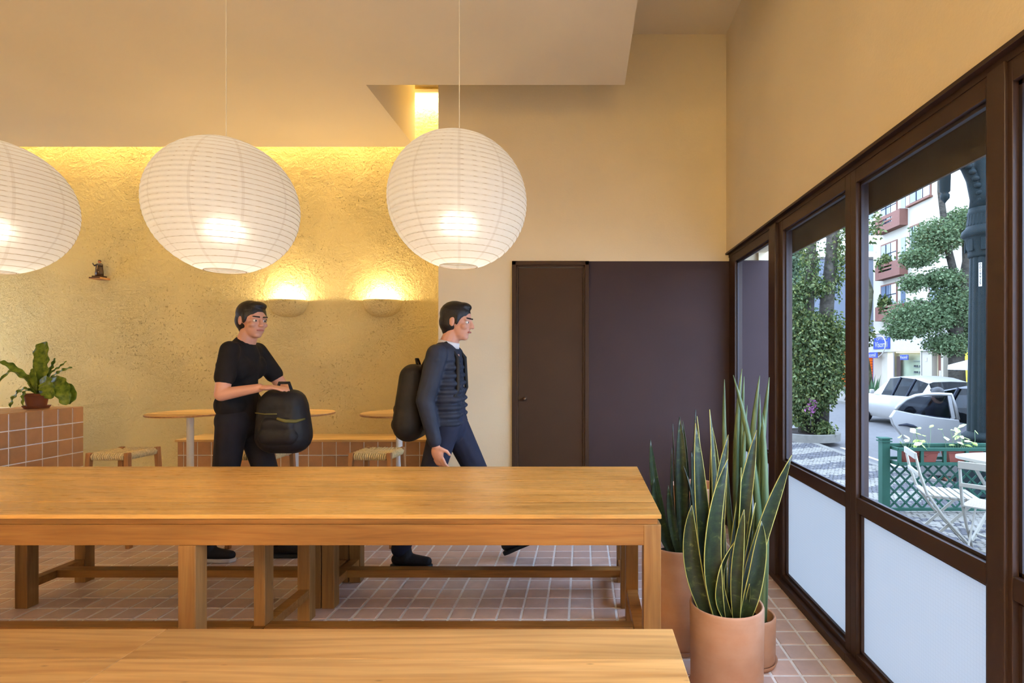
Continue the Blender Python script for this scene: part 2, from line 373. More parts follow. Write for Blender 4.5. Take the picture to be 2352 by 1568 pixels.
# ------------------------------------------------------------------ mesh helpers
class MB:
    def __init__(s): s.v = []; s.f = []; s.mi = []; s.m = 0
    def add(s, vs, fs, tf=None):
        o = len(s.v)
        s.v += [tuple(tf @ Vector(p)) if tf is not None else tuple(p) for p in vs]
        s.f += [tuple(i + o for i in f) for f in fs]; s.mi += [s.m] * len(fs); return s
    def box(s, x0, x1, y0, y1, z0, z1, tf=None):
        return s.add([(x0, y0, z0), (x1, y0, z0), (x1, y1, z0), (x0, y1, z0), (x0, y0, z1), (x1, y0, z1), (x1, y1, z1), (x0, y1, z1)],
                     [(3, 2, 1, 0), (4, 5, 6, 7), (0, 1, 5, 4), (1, 2, 6, 5), (2, 3, 7, 6), (3, 0, 4, 7)], tf)
    def bar(s, a, b, wx, wy, up=(0, 0, 1)):
        """rectangular bar from a to b, section wx (sideways) by wy (along up)"""
        a = Vector(a); b = Vector(b); d = (b - a).normalized(); u = Vector(up)
        sd = d.cross(u)
        if sd.length < 1e-5: sd = d.cross(Vector((1, 0, 0)))
        sd.normalize(); u = sd.cross(d).normalized()
        vs = [p + sd * i * wx / 2 + u * j * wy / 2 for p in (a, b) for i, j in ((-1, -1), (1, -1), (1, 1), (-1, 1))]
        return s.add(vs, [(0, 1, 2, 3), (7, 6, 5, 4), (0, 4, 5, 1), (1, 5, 6, 2), (2, 6, 7, 3), (3, 7, 4, 0)])
    def tube(s, pts, r, n=8, caps=True):
        pts = [Vector(p) for p in pts]; rs = r if isinstance(r, (list, tuple)) else [r] * len(pts)
        d0 = (pts[1] - pts[0]).normalized(); ref = Vector((0, 0, 1)) if abs(d0.z) < 0.9 else Vector((1, 0, 0))
        vs = []; nrm = d0.cross(ref).normalized()
        for i, p in enumerate(pts):
            d = (pts[min(i + 1, len(pts) - 1)] - pts[max(i - 1, 0)]).normalized()
            nrm = (nrm - d * nrm.dot(d)).normalized(); bn = d.cross(nrm)
            vs += [p + (nrm * math.cos(2 * PI * k / n) + bn * math.sin(2 * PI * k / n)) * rs[i] for k in range(n)]
        fs = [(i * n + k, i * n + (k + 1) % n, (i + 1) * n + (k + 1) % n, (i + 1) * n + k) for i in range(len(pts) - 1) for k in range(n)]
        if caps: fs += [tuple(reversed(range(n))), tuple(range((len(pts) - 1) * n, len(pts) * n))]
        return s.add(vs, fs)
    def lathe(s, prof, n=32, tf=None, closed=False):
        vs = [(r * math.cos(2 * PI * k / n), r * math.sin(2 * PI * k / n), z) for r, z in prof for k in range(n)]
        m = len(prof); rows = m if closed else m - 1
        fs = [(i * n + k, i * n + (k + 1) % n, ((i + 1) % m) * n + (k + 1) % n, ((i + 1) % m) * n + k) for i in range(rows) for k in range(n)]
        if not closed:
            if prof[0][0] > 1e-6: fs.append(tuple(reversed(range(n))))
            if prof[-1][0] > 1e-6: fs.append(tuple(range((m - 1) * n, m * n)))
        return s.add(vs, fs, tf)
    def prism(s, poly, d0, d1, plane='XZ', tf=None):
        """extrude a polygon; plane XZ along Y, YZ along X, XY along Z"""
        def mk(a, b, d): return {'XZ': (a, d, b), 'YZ': (d, a, b), 'XY': (a, b, d)}[plane]
        n = len(poly); vs = [mk(a, b, d0) for a, b in poly] + [mk(a, b, d1) for a, b in poly]
        fs = [tuple(range(n)), tuple(reversed(range(n, 2 * n)))] + [(i, i + n, (i + 1) % n + n, (i + 1) % n) for i in range(n)]
        return s.add(vs, fs, tf)
    def mesh(s, name, mats, smooth=False):
        me = bpy.data.meshes.new(name); me.from_pydata(s.v, [], s.f)
        for m in (mats if isinstance(mats, (list, tuple)) else [mats]): me.materials.append(M[m])
        if any(s.mi): me.polygons.foreach_set('material_index', s.mi)
        bm = bmesh.new(); bm.from_mesh(me); bmesh.ops.recalc_face_normals(bm, faces=bm.faces); bm.to_mesh(me); bm.free()
        if smooth: me.polygons.foreach_set('use_smooth', [True] * len(me.polygons))
        me.update(); return me
    def build(s, name, mats, parent=None, smooth=False, bevel=0.0, loc=None, seg=2, auto=False):
        return link(name, s.mesh(name, mats, smooth or auto), parent, bevel, loc, seg, auto)

def link(name, me, parent=None, bevel=0.0, loc=None, seg=2, auto=False):
    o = bpy.data.objects.new(name, me); C.objects.link(o)
    if parent is not None: o.parent = parent
    if loc is not None: o.location = loc
    if bevel:
        b = o.modifiers.new('bevel', 'BEVEL'); b.width = bevel; b.segments = seg; b.limit_method = 'ANGLE'; b.angle_limit = 0.7
    if auto:
        e = o.modifiers.new('split', 'EDGE_SPLIT'); e.split_angle = 0.75
    return o

def tag(o, label=None, cat=None, group=None, kind=None):
    if label: o['label'] = label
    if cat: o['category'] = cat
    if group: o['group'] = group
    if kind: o['kind'] = kind
    return o

def thing(name, label=None, cat=None, loc=(0, 0, 0), rotz=0.0, group=None, kind=None):
    o = bpy.data.objects.new(name, None); C.objects.link(o); o.empty_display_size = 0.1
    o.location = loc; o.rotation_euler = (0, 0, rotz)
    return tag(o, label, cat, group, kind)

def copy_tree(o, parent=None):
    c = o.copy(); C.objects.link(c); c.parent = parent
    for ch in list(o.children): copy_tree(ch, c)
    return c

def light(name, kind, loc, power, col, parent=None, **kw):
    d = bpy.data.lights.new(name, kind); d.energy = power; d.color = col
    for k, v in kw.items(): setattr(d, k, v)
    o = bpy.data.objects.new(name, d); C.objects.link(o); o.location = loc
    if parent is not None: o.parent = parent
    return o

def text_mesh(txt, size, depth=0.0, mat='sign_white'):
    cu = bpy.data.curves.new('t', 'FONT'); cu.body = txt; cu.size = size; cu.extrude = depth; cu.align_x = 'CENTER'; cu.align_y = 'CENTER'
    o = bpy.data.objects.new('t', cu); C.objects.link(o)
    dg = bpy.context.evaluated_depsgraph_get(); me = bpy.data.meshes.new_from_object(o.evaluated_get(dg))
    bpy.data.objects.remove(o); bpy.data.curves.remove(cu)
    me.materials.clear(); me.materials.append(M[mat]); return me

# ================================================================== THE ROOM
XR = 1.1126          # inner face of the street-side wall
YS = 4.24            # smooth back wall
YT = 5.06            # rough plaster wall of the alcove
XA = -1.13           # alcove corner
XL = -5.9; YB = -2.6 # left wall, wall behind the camera
ZC = 3.82; ZD = 3.178
TP = 0.12            # tile pitch

def structure(name, mb, mat, parent=None, **kw):
    o = mb.build(name, mat, parent, **kw)
    if parent is None: o['kind'] = 'structure'
    return o

# ---- floor: grout bed, single terracotta tiles proud of it
floor = structure('floor', MB().box(XL, XR + 0.07, YB, YT + 0.1, -0.2, -0.0025), 'grout')
def tile_mesh(name, sx, sy, h=0.006, c=0.0025):
    b = MB(); x = sx / 2; y = sy / 2
    vs = [(-x, -y, 0), (x, -y, 0), (x, y, 0), (-x, y, 0), (-x, -y, h - c), (x, -y, h - c), (x, y, h - c), (-x, y, h - c),
          (-x + c, -y + c, h), (x - c, -y + c, h), (x - c, y - c, h), (-x + c, y - c, h)]
    fs = [(8, 9, 10, 11)] + [(a + i, a + (i + 1) % 4, a + 4 + (i + 1) % 4, a + 4 + i) for a in (0, 4) for i in range(4)]
    return b.add(vs, fs)
ftile = tile_mesh('tile', TP - 0.0112, TP - 0.0112).mesh('tile', 'terracotta_tile')
cands = []; rest = []
for i in range(-49, 9):
    for j in range(-31, 20):
        cx = 0.0475 + TP * (i + 0.5); cy = 2.697 + TP * (j + 0.5)
        if cx > XR - 0.02 or cx < XL + .05 or cy > YT - 0.03 or (cx > XA - .03 and cy > YS - .03) or cy < -1: continue
        px = VX + F * cx / cy; py = VY + F * H / cy if cy > 0.3 else 9999
        vis = (1249 < py < 1436 and -30 < px < 1484) or (cx > 0.72 and py < 1600 and px < 2040 and py > 1330)
        (cands if vis else rest).append((cx, cy))
cands.sort(key=lambda c: c[1])
for cx, cy in cands[:300]:
    o = link('tile', ftile, floor, loc=(cx + rnd.uniform(-.0006, .0006), cy + rnd.uniform(-.0006, .0006), -0.006 + rnd.uniform(-0.0004, 0.0004)))
rest += cands[300:]
b = MB(); tmp = tile_mesh('t', TP - 0.0112, TP - 0.0112)
for cx, cy in rest: b.add([(x + cx, y + cy, z - 0.006) for x, y, z in tmp.v], tmp.f)
t_ = NT('terracotta_tile_far'); g_ = t_.n.new('ShaderNodeNewGeometry')
c_ = t_.mix(1.0, srgb(208, 182, 172), t_.ramp(g_.outputs['Random Per Island'], [(0, (0.90, 0.88, 0.88)), (1, (1.10, 1.05, 1.0))]), 'MULTIPLY')
M['terracotta_tile_far'] = t_.done(t_.bsdf(c_, 0.55, 0.35))
o = b.build('floor_tiles', 'terracotta_tile_far', floor); o['kind'] = 'stuff'

# ---- walls
structure('wall_alcove', MB().box(XL, XA + 0.05, YT, YT + 0.15, -0.2, ZC), 'rough_plaster')
wall_back = structure('wall_back', MB().box(XA, XR + 0.24, YS, YT + 0.15, -0.2, ZC), 'cream_paint')
MB().box(0.044, XR + 0.03, YS - 0.004, YS + 0.05, 0.0, 2.052).build('dark_paint_panel', 'aubergine_paint', wall_back)
structure('wall_right', MB().box(XR, XR + 0.24, YB, YS, 2.113, ZC), 'cream_paint')
wl = MB(); wl.box(XL - 0.2, XL, YB, 4.35, -0.2, ZC); wl.box(XL - 0.2, XL, 4.35, 4.75, 2.1, ZC); wl.box(XL - 0.2, XL, 4.35, 4.75, -0.2, 0.9); wl.box(XL - 0.2, XL, 4.75, YT + .15, -0.2, ZC)
structure('wall_left', wl, 'cream_paint')
structure('wall_rear', MB().box(XL - .2, XR + .24, YB - .2, YB, -0.2, ZC), 'cream_paint')
structure('ceiling', MB().box(XL - .2, XR + 0.24, YB - .2, YT + .15, ZC, ZC + 0.15), 'ceiling_paint')
L = [(XL, YB + 0.3), (0.285, YB + 0.3), (0.285, 3.75), (-1.498, 3.75), (-1.498, 4.839), (XL, 4.839)]  # gap at the rear end added to hold the unseen fill strip
structure('ceiling_soffit', MB().prism(L, ZD, ZC + 0.01, 'XY'), 'ceiling_paint')

# ---- door in the back wall
d = thing('door_1', kind='structure', loc=(-0.2545, YS, 0))
x0, x1, z1 = -0.2985, 0.2985, 2.05
for a, c in ((x0, x0 + 0.032), (x1 - 0.032, x1)):
    fb = MB().box(a, c, -0.030, 0.02, 0, z1).build('door_jamb', 'door_paint', d, bevel=0.003)
    s_ = 1 if a < 0 else -1
    q = c if a < 0 else a
    MB().box(min(q, q + s_ * 0.014), max(q, q + s_ * 0.014), -0.020, 0.02, 0, z1 - 0.032).build('door_stop', 'door_paint', fb, bevel=0.002)
fb = MB().box(x0, x1, -0.030, 0.02, z1 - 0.032, z1).build('door_head', 'door_paint', d, bevel=0.003)
MB().box(x0 + .032, x1 - .032, -0.020, 0.02, z1 - 0.046, z1 - 0.032).build('door_stop', 'door_paint', fb, bevel=0.002)
lf = MB().box(x0 + 0.047, x1 - 0.047, -0.006, 0.02, 0.01, z1 - 0.048).build('door_leaf', 'door_paint', d, bevel=0.002)
kb = MB().lathe([(0.0, -0.048), (0.008, -0.047), (0.013, -0.040), (0.013, -0.032), (0.007, -0.026), (0.006, -0.010), (0.014, -0.008), (0.014, 0.0)], 20, Matrix.Translation((-0.20, -0.006, 0.983)) @ Matrix.Rotation(-PI / 2, 4, 'X') @ Matrix.Diagonal((1, 1, 1, 1)))
kb.v = [(x, -0.006 - abs(y + 0.006), z) for x, y, z in kb.v]
tag(kb.build('door_knob', 'brass_dark', d, smooth=True), 'small round brushed metal knob')

# ---- street-side glazing: five bays of brown metal frames, clear above, wired frosted glass below
FX0, FX1, GX = 1.135, 1.190, 1.168
panes = [(3.34, 4.08), (2.36, 3.10), (1.536, 2.268), (0.70, 1.44), (-0.20, 0.60), (-1.10, -0.30), (-2.0, -1.2)]
edges = [4.24] ; 
bounds = []
for k, (a, c) in enumerate(panes):
    hi = YS if k == 0 else bounds[-1][0]
    lo = (a + panes[k + 1][1]) / 2 if k + 1 < len(panes) else YB
    if k == 0: lo = 3.27
    bounds.append((lo, hi))
ZM0, ZM1, ZT, ZSILL = 0.650, 0.712, 2.022, 0.062
for k, ((a, c), (lo, hi)) in enumerate(zip(panes, bounds)):
    wn = thing('window_%d' % (k + 1), kind='structure', loc=(0, 0, 0))
    MB().box(FX0, FX1, lo, a, 0, 2.1).build('stile', 'frame_paint', wn, bevel=0.002)
    MB().box(FX0, FX1, c, hi, 0, 2.1).build('stile', 'frame_paint', wn, bevel=0.002)
    MB().box(FX0, FX1, a, c, ZT, 2.1).build('head_rail', 'frame_paint', wn, bevel=0.002)
    MB().box(FX0, FX1, a, c, ZM0, ZM1).build('mid_rail', 'frame_paint', wn, bevel=0.003)
    MB().box(FX0 - 0.024, FX1, lo, hi, -0.004, 0.036).build('sill_rail', 'frame_paint', wn, bevel=0.002)
    MB().box(FX0, FX1, a, c, 0.036, ZSILL).build('bottom_rail', 'frame_paint', wn, bevel=0.002)
    for nm, z0, z1_ in (('clear_pane', ZM1, ZT), ('frosted_pane', ZSILL, ZM0)):
        gp = MB().box(GX - 0.003, GX + 0.003, a, c, z0, z1_).build(nm, 'clear_glass' if nm[0] == 'c' else 'frosted_glass', wn)
        for (ya, yb, za, zb) in ((a, a + .012, z0, z1_), (c - .012, c, z0, z1_), (a, c, z0, z0 + .012), (a, c, z1_ - .012, z1_)):
            MB().box(GX - 0.016, GX - 0.0035, ya, yb, za, zb).build('glazing_bead', 'rubber_dark' if nm[0] == 'c' else 'frame_paint', gp)
# deep post between the first and the second bay, drip trim above
structure('trim_1', MB().box(XR - 0.008, FX0 + 0.03, YB, YS, 2.100, 2.1145), 'frame_paint', bevel=0.002)
structure('trim_2', MB().box(FX0 - 0.004, FX1 + .01, YB, YS, 2.080, 2.101), 'frame_paint')
structure('trim_3', MB().box(FX0 - 0.022, FX0 + .02, 3.165, 3.262, 0.0, 2.085), 'frame_paint', bevel=0.004)
for k, (ya, yb) in enumerate(((0.60, 0.70), (1.455, 1.52))):
    structure('trim_%d' % (4 + k), MB().box(FX0 - 0.010, FX0 + .02, ya, yb, 0.036, 2.085), 'frame_paint', bevel=0.003)

# ---- outside shell of the house: fascia over the windows and the side wall beside the first bay
structure('trim_6', MB().box(1.30, 1.312, YB, 3.62, 1.948, 2.45), 'fascia_paint')
ow = structure('wall_outside', MB().box(XR + 0.24, 1.548, 4.20, 4.55, -0.6, 5.0), 'cream_paint')
MB().box(XR + 0.10, 1.552, 4.196, 4.554, -0.6, 2.052).build('dark_paint_panel', 'aubergine_paint', ow)
structure('wall_facade', MB().box(XR + 0.24, XR + 0.30, YB, 4.2, 2.113, 5.0), 'cream_paint')

# ================================================================== FIXED FURNITURE
# ---- tiled counter on the left
ct = thing('tiled_counter', 'square terracotta tiled counter with pale grout at left under the fern', 'counter', (-4.0, 4.359, 0))
MB().box(-1.0, -0.006, -1.9, -0.001, 0, 0.906).build('body', 'grout', ct)
rows = [0.914, 0.788] + [0.788 - 0.1185 * k for k in range(1, 7)]
cols = [0.0, -0.094] + [-0.094 - 0.1185 * k for k in range(1, 15)]
cache = {}
def wall_tile(parent, center, su, sv, face, mat):
    key = (round(su, 4), round(sv, 4), face, mat)
    if key not in cache:
        tb = tile_mesh('t', su, sv)
        R = {'x': Matrix(((0, 0, 1, 0), (1, 0, 0, 0), (0, 1, 0, 0), (0, 0, 0, 1))),     # normal +X, u=Y, v=Z
             'y': Matrix(((1, 0, 0, 0), (0, 0, -1, 0), (0, 1, 0, 0), (0, 0, 0, 1))),    # normal -Y
             'z': Matrix.Identity(4)}[face]
        tb.v = [tuple(R @ Vector(p)) for p in tb.v]; cache[key] = tb.mesh('tile', mat)
    return link('tile', cache[key], parent, loc=center)
g = 0.008
for i in range(len(cols) - 1):
    for j in range(len(rows) - 1):
        if j > 4: continue
        y0_, y1_ = cols[i + 1], cols[i]; z0, z1 = rows[j + 1], rows[j]
        wall_tile(ct, (-0.0065, (y0_ + y1_) / 2, (z0 + z1) / 2), y1_ - y0_ - g, z1 - z0 - g, 'x', 'counter_tile')
for i in range(len(cols) - 1):
    for k in range(4):
        y0_, y1_ = cols[i + 1], cols[i]
        wall_tile(ct, (-0.064 - 0.1185 * k, (y0_ + y1_) / 2, 0.9065), 0.1105, y1_ - y0_ - g, 'z', 'counter_tile')

# ---- built-in bench along the alcove wall
wb = thing('wall_bench', 'built-in bench with terracotta tile front and pale wooden seat along plaster wall', 'bench', (-3.51, 4.70, 0))
wl_ = XA + 3.51 - 0.002
MB().box(0.006, wl_, 0.006, 0.355, 0, 0.575).build('body', 'grout', wb)
MB().box(-0.012, wl_, -0.012, 0.357, 0.577, 0.597).build('seat', 'seat_wood', wb, bevel=0.002)
xs = [-2.016 + 3.51 + TP * k for k in range(-13, 9)]
xs = [0.0] + [x for x in xs if 0.03 < x < wl_ - 0.02] + [wl_]
for i in range(len(xs) - 1):
    for k in range(4):
        wall_tile(wb, ((xs[i] + xs[i + 1]) / 2, 0.0065, 0.580 - TP * (k + 0.5)), xs[i + 1] - xs[i] - g, TP - g, 'y', 'counter_tile')

# ================================================================== LIGHT FITTINGS
# ---- LED line hidden in the ceiling slot
led = thing('led_strip', 'warm strip light in the ceiling slot washing the top of plaster wall', 'light', (-3.5, 5.035, 3.775))
MB().box(-2.35, 2.34, -0.03, 0.025, -0.03, -0.001).build('channel', 'white_metal', led)
lo_ = light('led_light', 'AREA', (0, -0.04, -0.05), COVE_W, WARM_COVE, led, shape='RECTANGLE', size=4.66, size_y=0.03); lo_.rotation_euler = (0.6, 0, 0)

led_fill = thing('led_strip', 'added warm fill strip, unseen behind the camera, washing the rear wall', 'light', (-2.4, YB + 0.15, ZC))  # added fill lamp, out of view, lifts the warm light across the room
MB().box(-3.4, 3.4, -0.035, 0.035, -0.03, -0.001).build('channel', 'white_metal', led_fill)
light('led_light', 'AREA', (0, 0, -0.034), REAR_FILL_W, WARM_FILL, led_fill, shape='RECTANGLE', size=6.8, size_y=0.05)

# ---- two half-bowl plaster sconces
def sconce(x, label):
    s_ = thing('wall_sconce', label, 'lamp', (x, YT, 1.835), group='plaster bowl sconces')
    n, m = 24, 10; R, D, HH = 0.178, 0.150, 0.155
    b = MB(); vs = []
    for layer, (r, d_, h) in enumerate(((R, D, HH), (R - .012, D - .012, HH - .012))):
        for i in range(m + 1):
            e = (PI / 2) * i / m
            for k in range(n + 1):
                a = PI * k / n
                vs.append((r * math.cos(a) * math.cos(e) ** 0.8, -d_ * math.sin(a) * math.cos(e) ** 0.8, -h * math.sin(e)))
    W = n + 1; o2 = (m + 1) * W
    fs = [(i * W + k, i * W + k + 1, (i + 1) * W + k + 1, (i + 1) * W + k) for i in range(m) for k in range(n)]
    fs += [(o2 + i * W + k, o2 + (i + 1) * W + k, o2 + (i + 1) * W + k + 1, o2 + i * W + k + 1) for i in range(m) for k in range(n)]
    fs += [(k, o2 + k, o2 + k + 1, k + 1) for k in range(n)]
    b.add(vs, fs); b.build('bowl', 'rough_plaster', s_, smooth=True)
    MB().lathe([(0.0, -0.105), (0.012, -0.104), (0.014, -0.085), (0.022, -0.06), (0.024, -0.045), (0.018, -0.030), (0.0, -0.024)], 16, Matrix.Translation((0, -0.07, 0))).build('bulb', 'bulb_glow', s_, smooth=True)
    light('sconce_light', 'POINT', (0, -0.07, -0.008), SCONCE_W, WARM, s_, shadow_soft_size=0.02)
    return s_
sconce(-2.736, 'half-bowl plaster wall light glowing upward, the one beside the left person head')
sconce(-1.862, 'half-bowl plaster wall light glowing upward, the one nearest the smooth wall edge')

# ---- paper globe lanterns over the long table
def lantern_parts(root, r, full):
    n = 64; prof = []
    turns = 26; z_top = r * 0.975; z_bot = -r * 0.962
    for i in range(turns * 4 + 1):
        u = i / (turns * 4); z = z_bot + (z_top - z_bot) * u
        rr = math.sqrt(max(r * r - z * z, 0)); ph = (i % 4) / 4
        rr += 0.0022 * math.sin(PI * ph) - 0.0006
        prof.append((max(rr, 0.004), z))
    b = MB(); vs = [(q * math.cos(2 * PI * k / n), q * math.sin(2 * PI * k / n), z) for q, z in prof for k in range(n)]
    fs = [(i * n + k, i * n + (k + 1) % n, (i + 1) * n + (k + 1) % n, (i + 1) * n + k) for i in range(len(prof) - 1) for k in range(n)]
    b.add(vs, fs).build('paper_shade', 'lantern_paper', root, smooth=True)
    pts = []
    for i in range(turns * 40 + 1):
        u = i / (turns * 40); z = z_bot + (z_top - z_bot) * u; q = math.sqrt(r * r - z * z) + 0.0002
        a = 2 * PI * turns * u; pts.append((q * math.cos(a), q * math.sin(a), z))
    MB().tube(pts, 0.0013, 3).build('wire_spiral', 'lantern_wire', root)
    for zz, nm in ((z_bot, 'bottom_ring'), (z_top, 'top_ring')):
        q = math.sqrt(r * r - zz * zz)
        MB().lathe([(q + 0.0015 * math.cos(a), zz + 0.0015 * math.sin(a)) for a in np.linspace(0, 2 * PI, 7)[:-1]], 40, closed=True).build(nm, 'lantern_wire', root)
    MB().tube([(0, 0, z_top), (0.004, 0, 0.1), (0, 0, -0.02)], 0.0025, 6).build('flex', 'cord_white', root)
    MB().lathe([(0.0, 0.03), (0.018, 0.028), (0.02, -0.015), (0.014, -0.02), (0.0, -0.021)], 16).build('lamp_holder', 'white_metal', root)
    MB().lathe([(0.0, -0.125), (0.015, -0.122), (0.027, -0.108), (0.031, -0.09), (0.027, -0.07), (0.016, -0.045), (0.013, -0.02), (0, -0.019)], 20).build('bulb', 'bulb_glow', root, smooth=True)
    light('lantern_light', 'POINT', (0, 0, -0.088), BULB_W, WARM_BULB, root, shadow_soft_size=0.033)
for x, z, r, lab, yl in ((-0.5396, 1.969, 0.2918, 'round white paper lantern at right, hanging before smooth wall and door', 2.35),
                     (-1.547, 1.945, 0.288, 'round white paper lantern in the middle, above the left walking person', 2.35),
                     (-2.56, 1.943, 0.288, 'round white paper lantern cut off by the left picture edge', 2.35)):
    ln = thing('paper_lantern', lab, 'lamp', (x, yl, z), group='paper globe lanterns')
    lantern_parts(ln, r, True)
    MB().tube([(0.004, 0, ZD - z), (0.004, 0, (ZD - z + r) / 2), (0.004, 0, r * 0.96)], 0.0022, 6).build('hanging_cord', 'cord_white', ln)
    MB().lathe([(0.0, 0), (0.045, 0), (0.045, -0.012), (0.012, -0.022), (0.0, -0.022)], 24, Matrix.Translation((0.004, 0, ZD - z))).build('ceiling_rose', 'white_metal', ln)
    ln.rotation_euler = (0, 0, rnd.uniform(0, 1.0) if x < -2 else (0.12 if x > -1 else 0.05))

# ================================================================== TABLE AND BENCHES
TX0, TX1, TY0, TY1 = -3.01, 0.270, 1.881, 2.730
tb = thing('long_table', 'long honey-coloured wooden communal table in the foreground', 'table', ((TX0 + TX1) / 2, (TY0 + TY1) / 2, 0))
cx, cy = (TX0 + TX1) / 2, (TY0 + TY1) / 2
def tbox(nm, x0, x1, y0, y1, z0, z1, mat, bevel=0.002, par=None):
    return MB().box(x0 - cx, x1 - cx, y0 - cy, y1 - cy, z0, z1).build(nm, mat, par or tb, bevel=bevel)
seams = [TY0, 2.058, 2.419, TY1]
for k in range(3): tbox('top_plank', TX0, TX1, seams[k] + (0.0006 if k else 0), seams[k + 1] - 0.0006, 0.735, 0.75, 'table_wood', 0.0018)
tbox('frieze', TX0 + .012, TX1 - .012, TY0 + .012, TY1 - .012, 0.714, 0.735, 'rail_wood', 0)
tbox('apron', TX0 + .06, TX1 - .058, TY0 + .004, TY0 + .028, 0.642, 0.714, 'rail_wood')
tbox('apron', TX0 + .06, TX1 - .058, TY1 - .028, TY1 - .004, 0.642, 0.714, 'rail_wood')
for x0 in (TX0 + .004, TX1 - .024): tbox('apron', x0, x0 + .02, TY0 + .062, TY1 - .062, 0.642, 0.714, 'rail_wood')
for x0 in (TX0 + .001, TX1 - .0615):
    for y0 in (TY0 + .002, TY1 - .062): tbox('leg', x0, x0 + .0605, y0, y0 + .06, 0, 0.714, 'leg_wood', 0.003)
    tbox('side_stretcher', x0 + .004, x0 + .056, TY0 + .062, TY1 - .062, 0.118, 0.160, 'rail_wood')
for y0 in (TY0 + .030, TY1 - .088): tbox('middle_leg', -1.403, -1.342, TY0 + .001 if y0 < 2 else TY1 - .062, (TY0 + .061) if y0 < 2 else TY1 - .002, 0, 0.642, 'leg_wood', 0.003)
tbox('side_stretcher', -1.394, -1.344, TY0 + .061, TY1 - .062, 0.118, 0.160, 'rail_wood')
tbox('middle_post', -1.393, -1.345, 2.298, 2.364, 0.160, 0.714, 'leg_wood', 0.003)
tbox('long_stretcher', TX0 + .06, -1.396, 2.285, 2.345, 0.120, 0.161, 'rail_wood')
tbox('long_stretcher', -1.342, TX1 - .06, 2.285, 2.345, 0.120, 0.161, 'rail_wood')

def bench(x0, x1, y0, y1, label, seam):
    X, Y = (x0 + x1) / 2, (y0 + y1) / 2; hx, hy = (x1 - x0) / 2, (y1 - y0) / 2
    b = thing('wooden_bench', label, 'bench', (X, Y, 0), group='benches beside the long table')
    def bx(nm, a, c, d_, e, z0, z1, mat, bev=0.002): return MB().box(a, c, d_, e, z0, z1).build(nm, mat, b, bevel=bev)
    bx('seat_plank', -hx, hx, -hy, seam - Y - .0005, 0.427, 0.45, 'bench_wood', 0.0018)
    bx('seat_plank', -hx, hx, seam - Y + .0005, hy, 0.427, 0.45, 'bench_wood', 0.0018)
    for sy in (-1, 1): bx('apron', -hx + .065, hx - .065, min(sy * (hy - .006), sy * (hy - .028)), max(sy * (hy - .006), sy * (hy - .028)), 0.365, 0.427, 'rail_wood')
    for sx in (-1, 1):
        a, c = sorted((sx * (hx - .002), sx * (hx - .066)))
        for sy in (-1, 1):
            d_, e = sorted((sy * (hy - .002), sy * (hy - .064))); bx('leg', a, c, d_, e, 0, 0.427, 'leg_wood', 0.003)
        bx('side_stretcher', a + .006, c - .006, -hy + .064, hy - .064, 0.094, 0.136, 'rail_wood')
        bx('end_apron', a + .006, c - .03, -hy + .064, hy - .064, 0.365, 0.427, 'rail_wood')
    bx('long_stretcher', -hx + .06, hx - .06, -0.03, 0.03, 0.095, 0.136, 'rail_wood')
    return b
bench(-1.352, 0.260, 2.805, 3.200, 'wooden bench behind the table, its right half seen under the tabletop', 3.0)
bench(-2.936, -1.3535, 2.805, 3.200, 'wooden bench behind the table, seen under its left half', 3.0)
bench(-1.291, 0.277, 1.300, 1.690, 'knotty pale wooden bench nearest the camera at bottom right', 1.52)
bench(-2.88, -1.2925, 1.300, 1.690, 'darker wooden bench in the bottom left corner of the picture', 1.52)

# ---- round pedestal tables
def round_table(x, label, tint):
    r = 0.29; t_ = thing('round_table', label, 'table', (x, 4.30, 0), group='round pedestal tables at the wall bench')
    tp = MB().lathe([(0.0, 0.852), (r - .003, 0.852), (r, 0.855), (r, 0.866), (r - .003, 0.869), (0.0, 0.869)], 72).build('table_top', 'seat_wood', t_, auto=True)
    MB().lathe([(r + .0004, 0.856), (r + .001, 0.858), (r + .001, 0.863), (r + .0004, 0.865)], 72).build('edge_band', 'stool_wood', tp)
    MB().lathe([(0.0, 0.012), (0.025, 0.012), (0.025, 0.84), (0.0, 0.84)], 24).build('pole', 'white_metal', t_, auto=True)
    MB().lathe([(0.0, 0.840), (0.10, 0.840), (0.10, 0.852), (0, 0.852)], 24).build('top_plate', 'white_metal', t_, auto=True)
    MB().lathe([(0.0, 0.0), (0.20, 0.0), (0.20, 0.008), (0.03, 0.014), (0.0, 0.014)], 40).build('base', 'white_metal', t_, auto=True)
for px, lab in ((437, 'round wooden table on white pole left of the two people'), (678, 'round wooden table half hidden behind the carried black bag'), (917, 'round wooden table on white pole behind the person at right')):
    round_table((px - VX) * 4.30 / F, lab, 0)

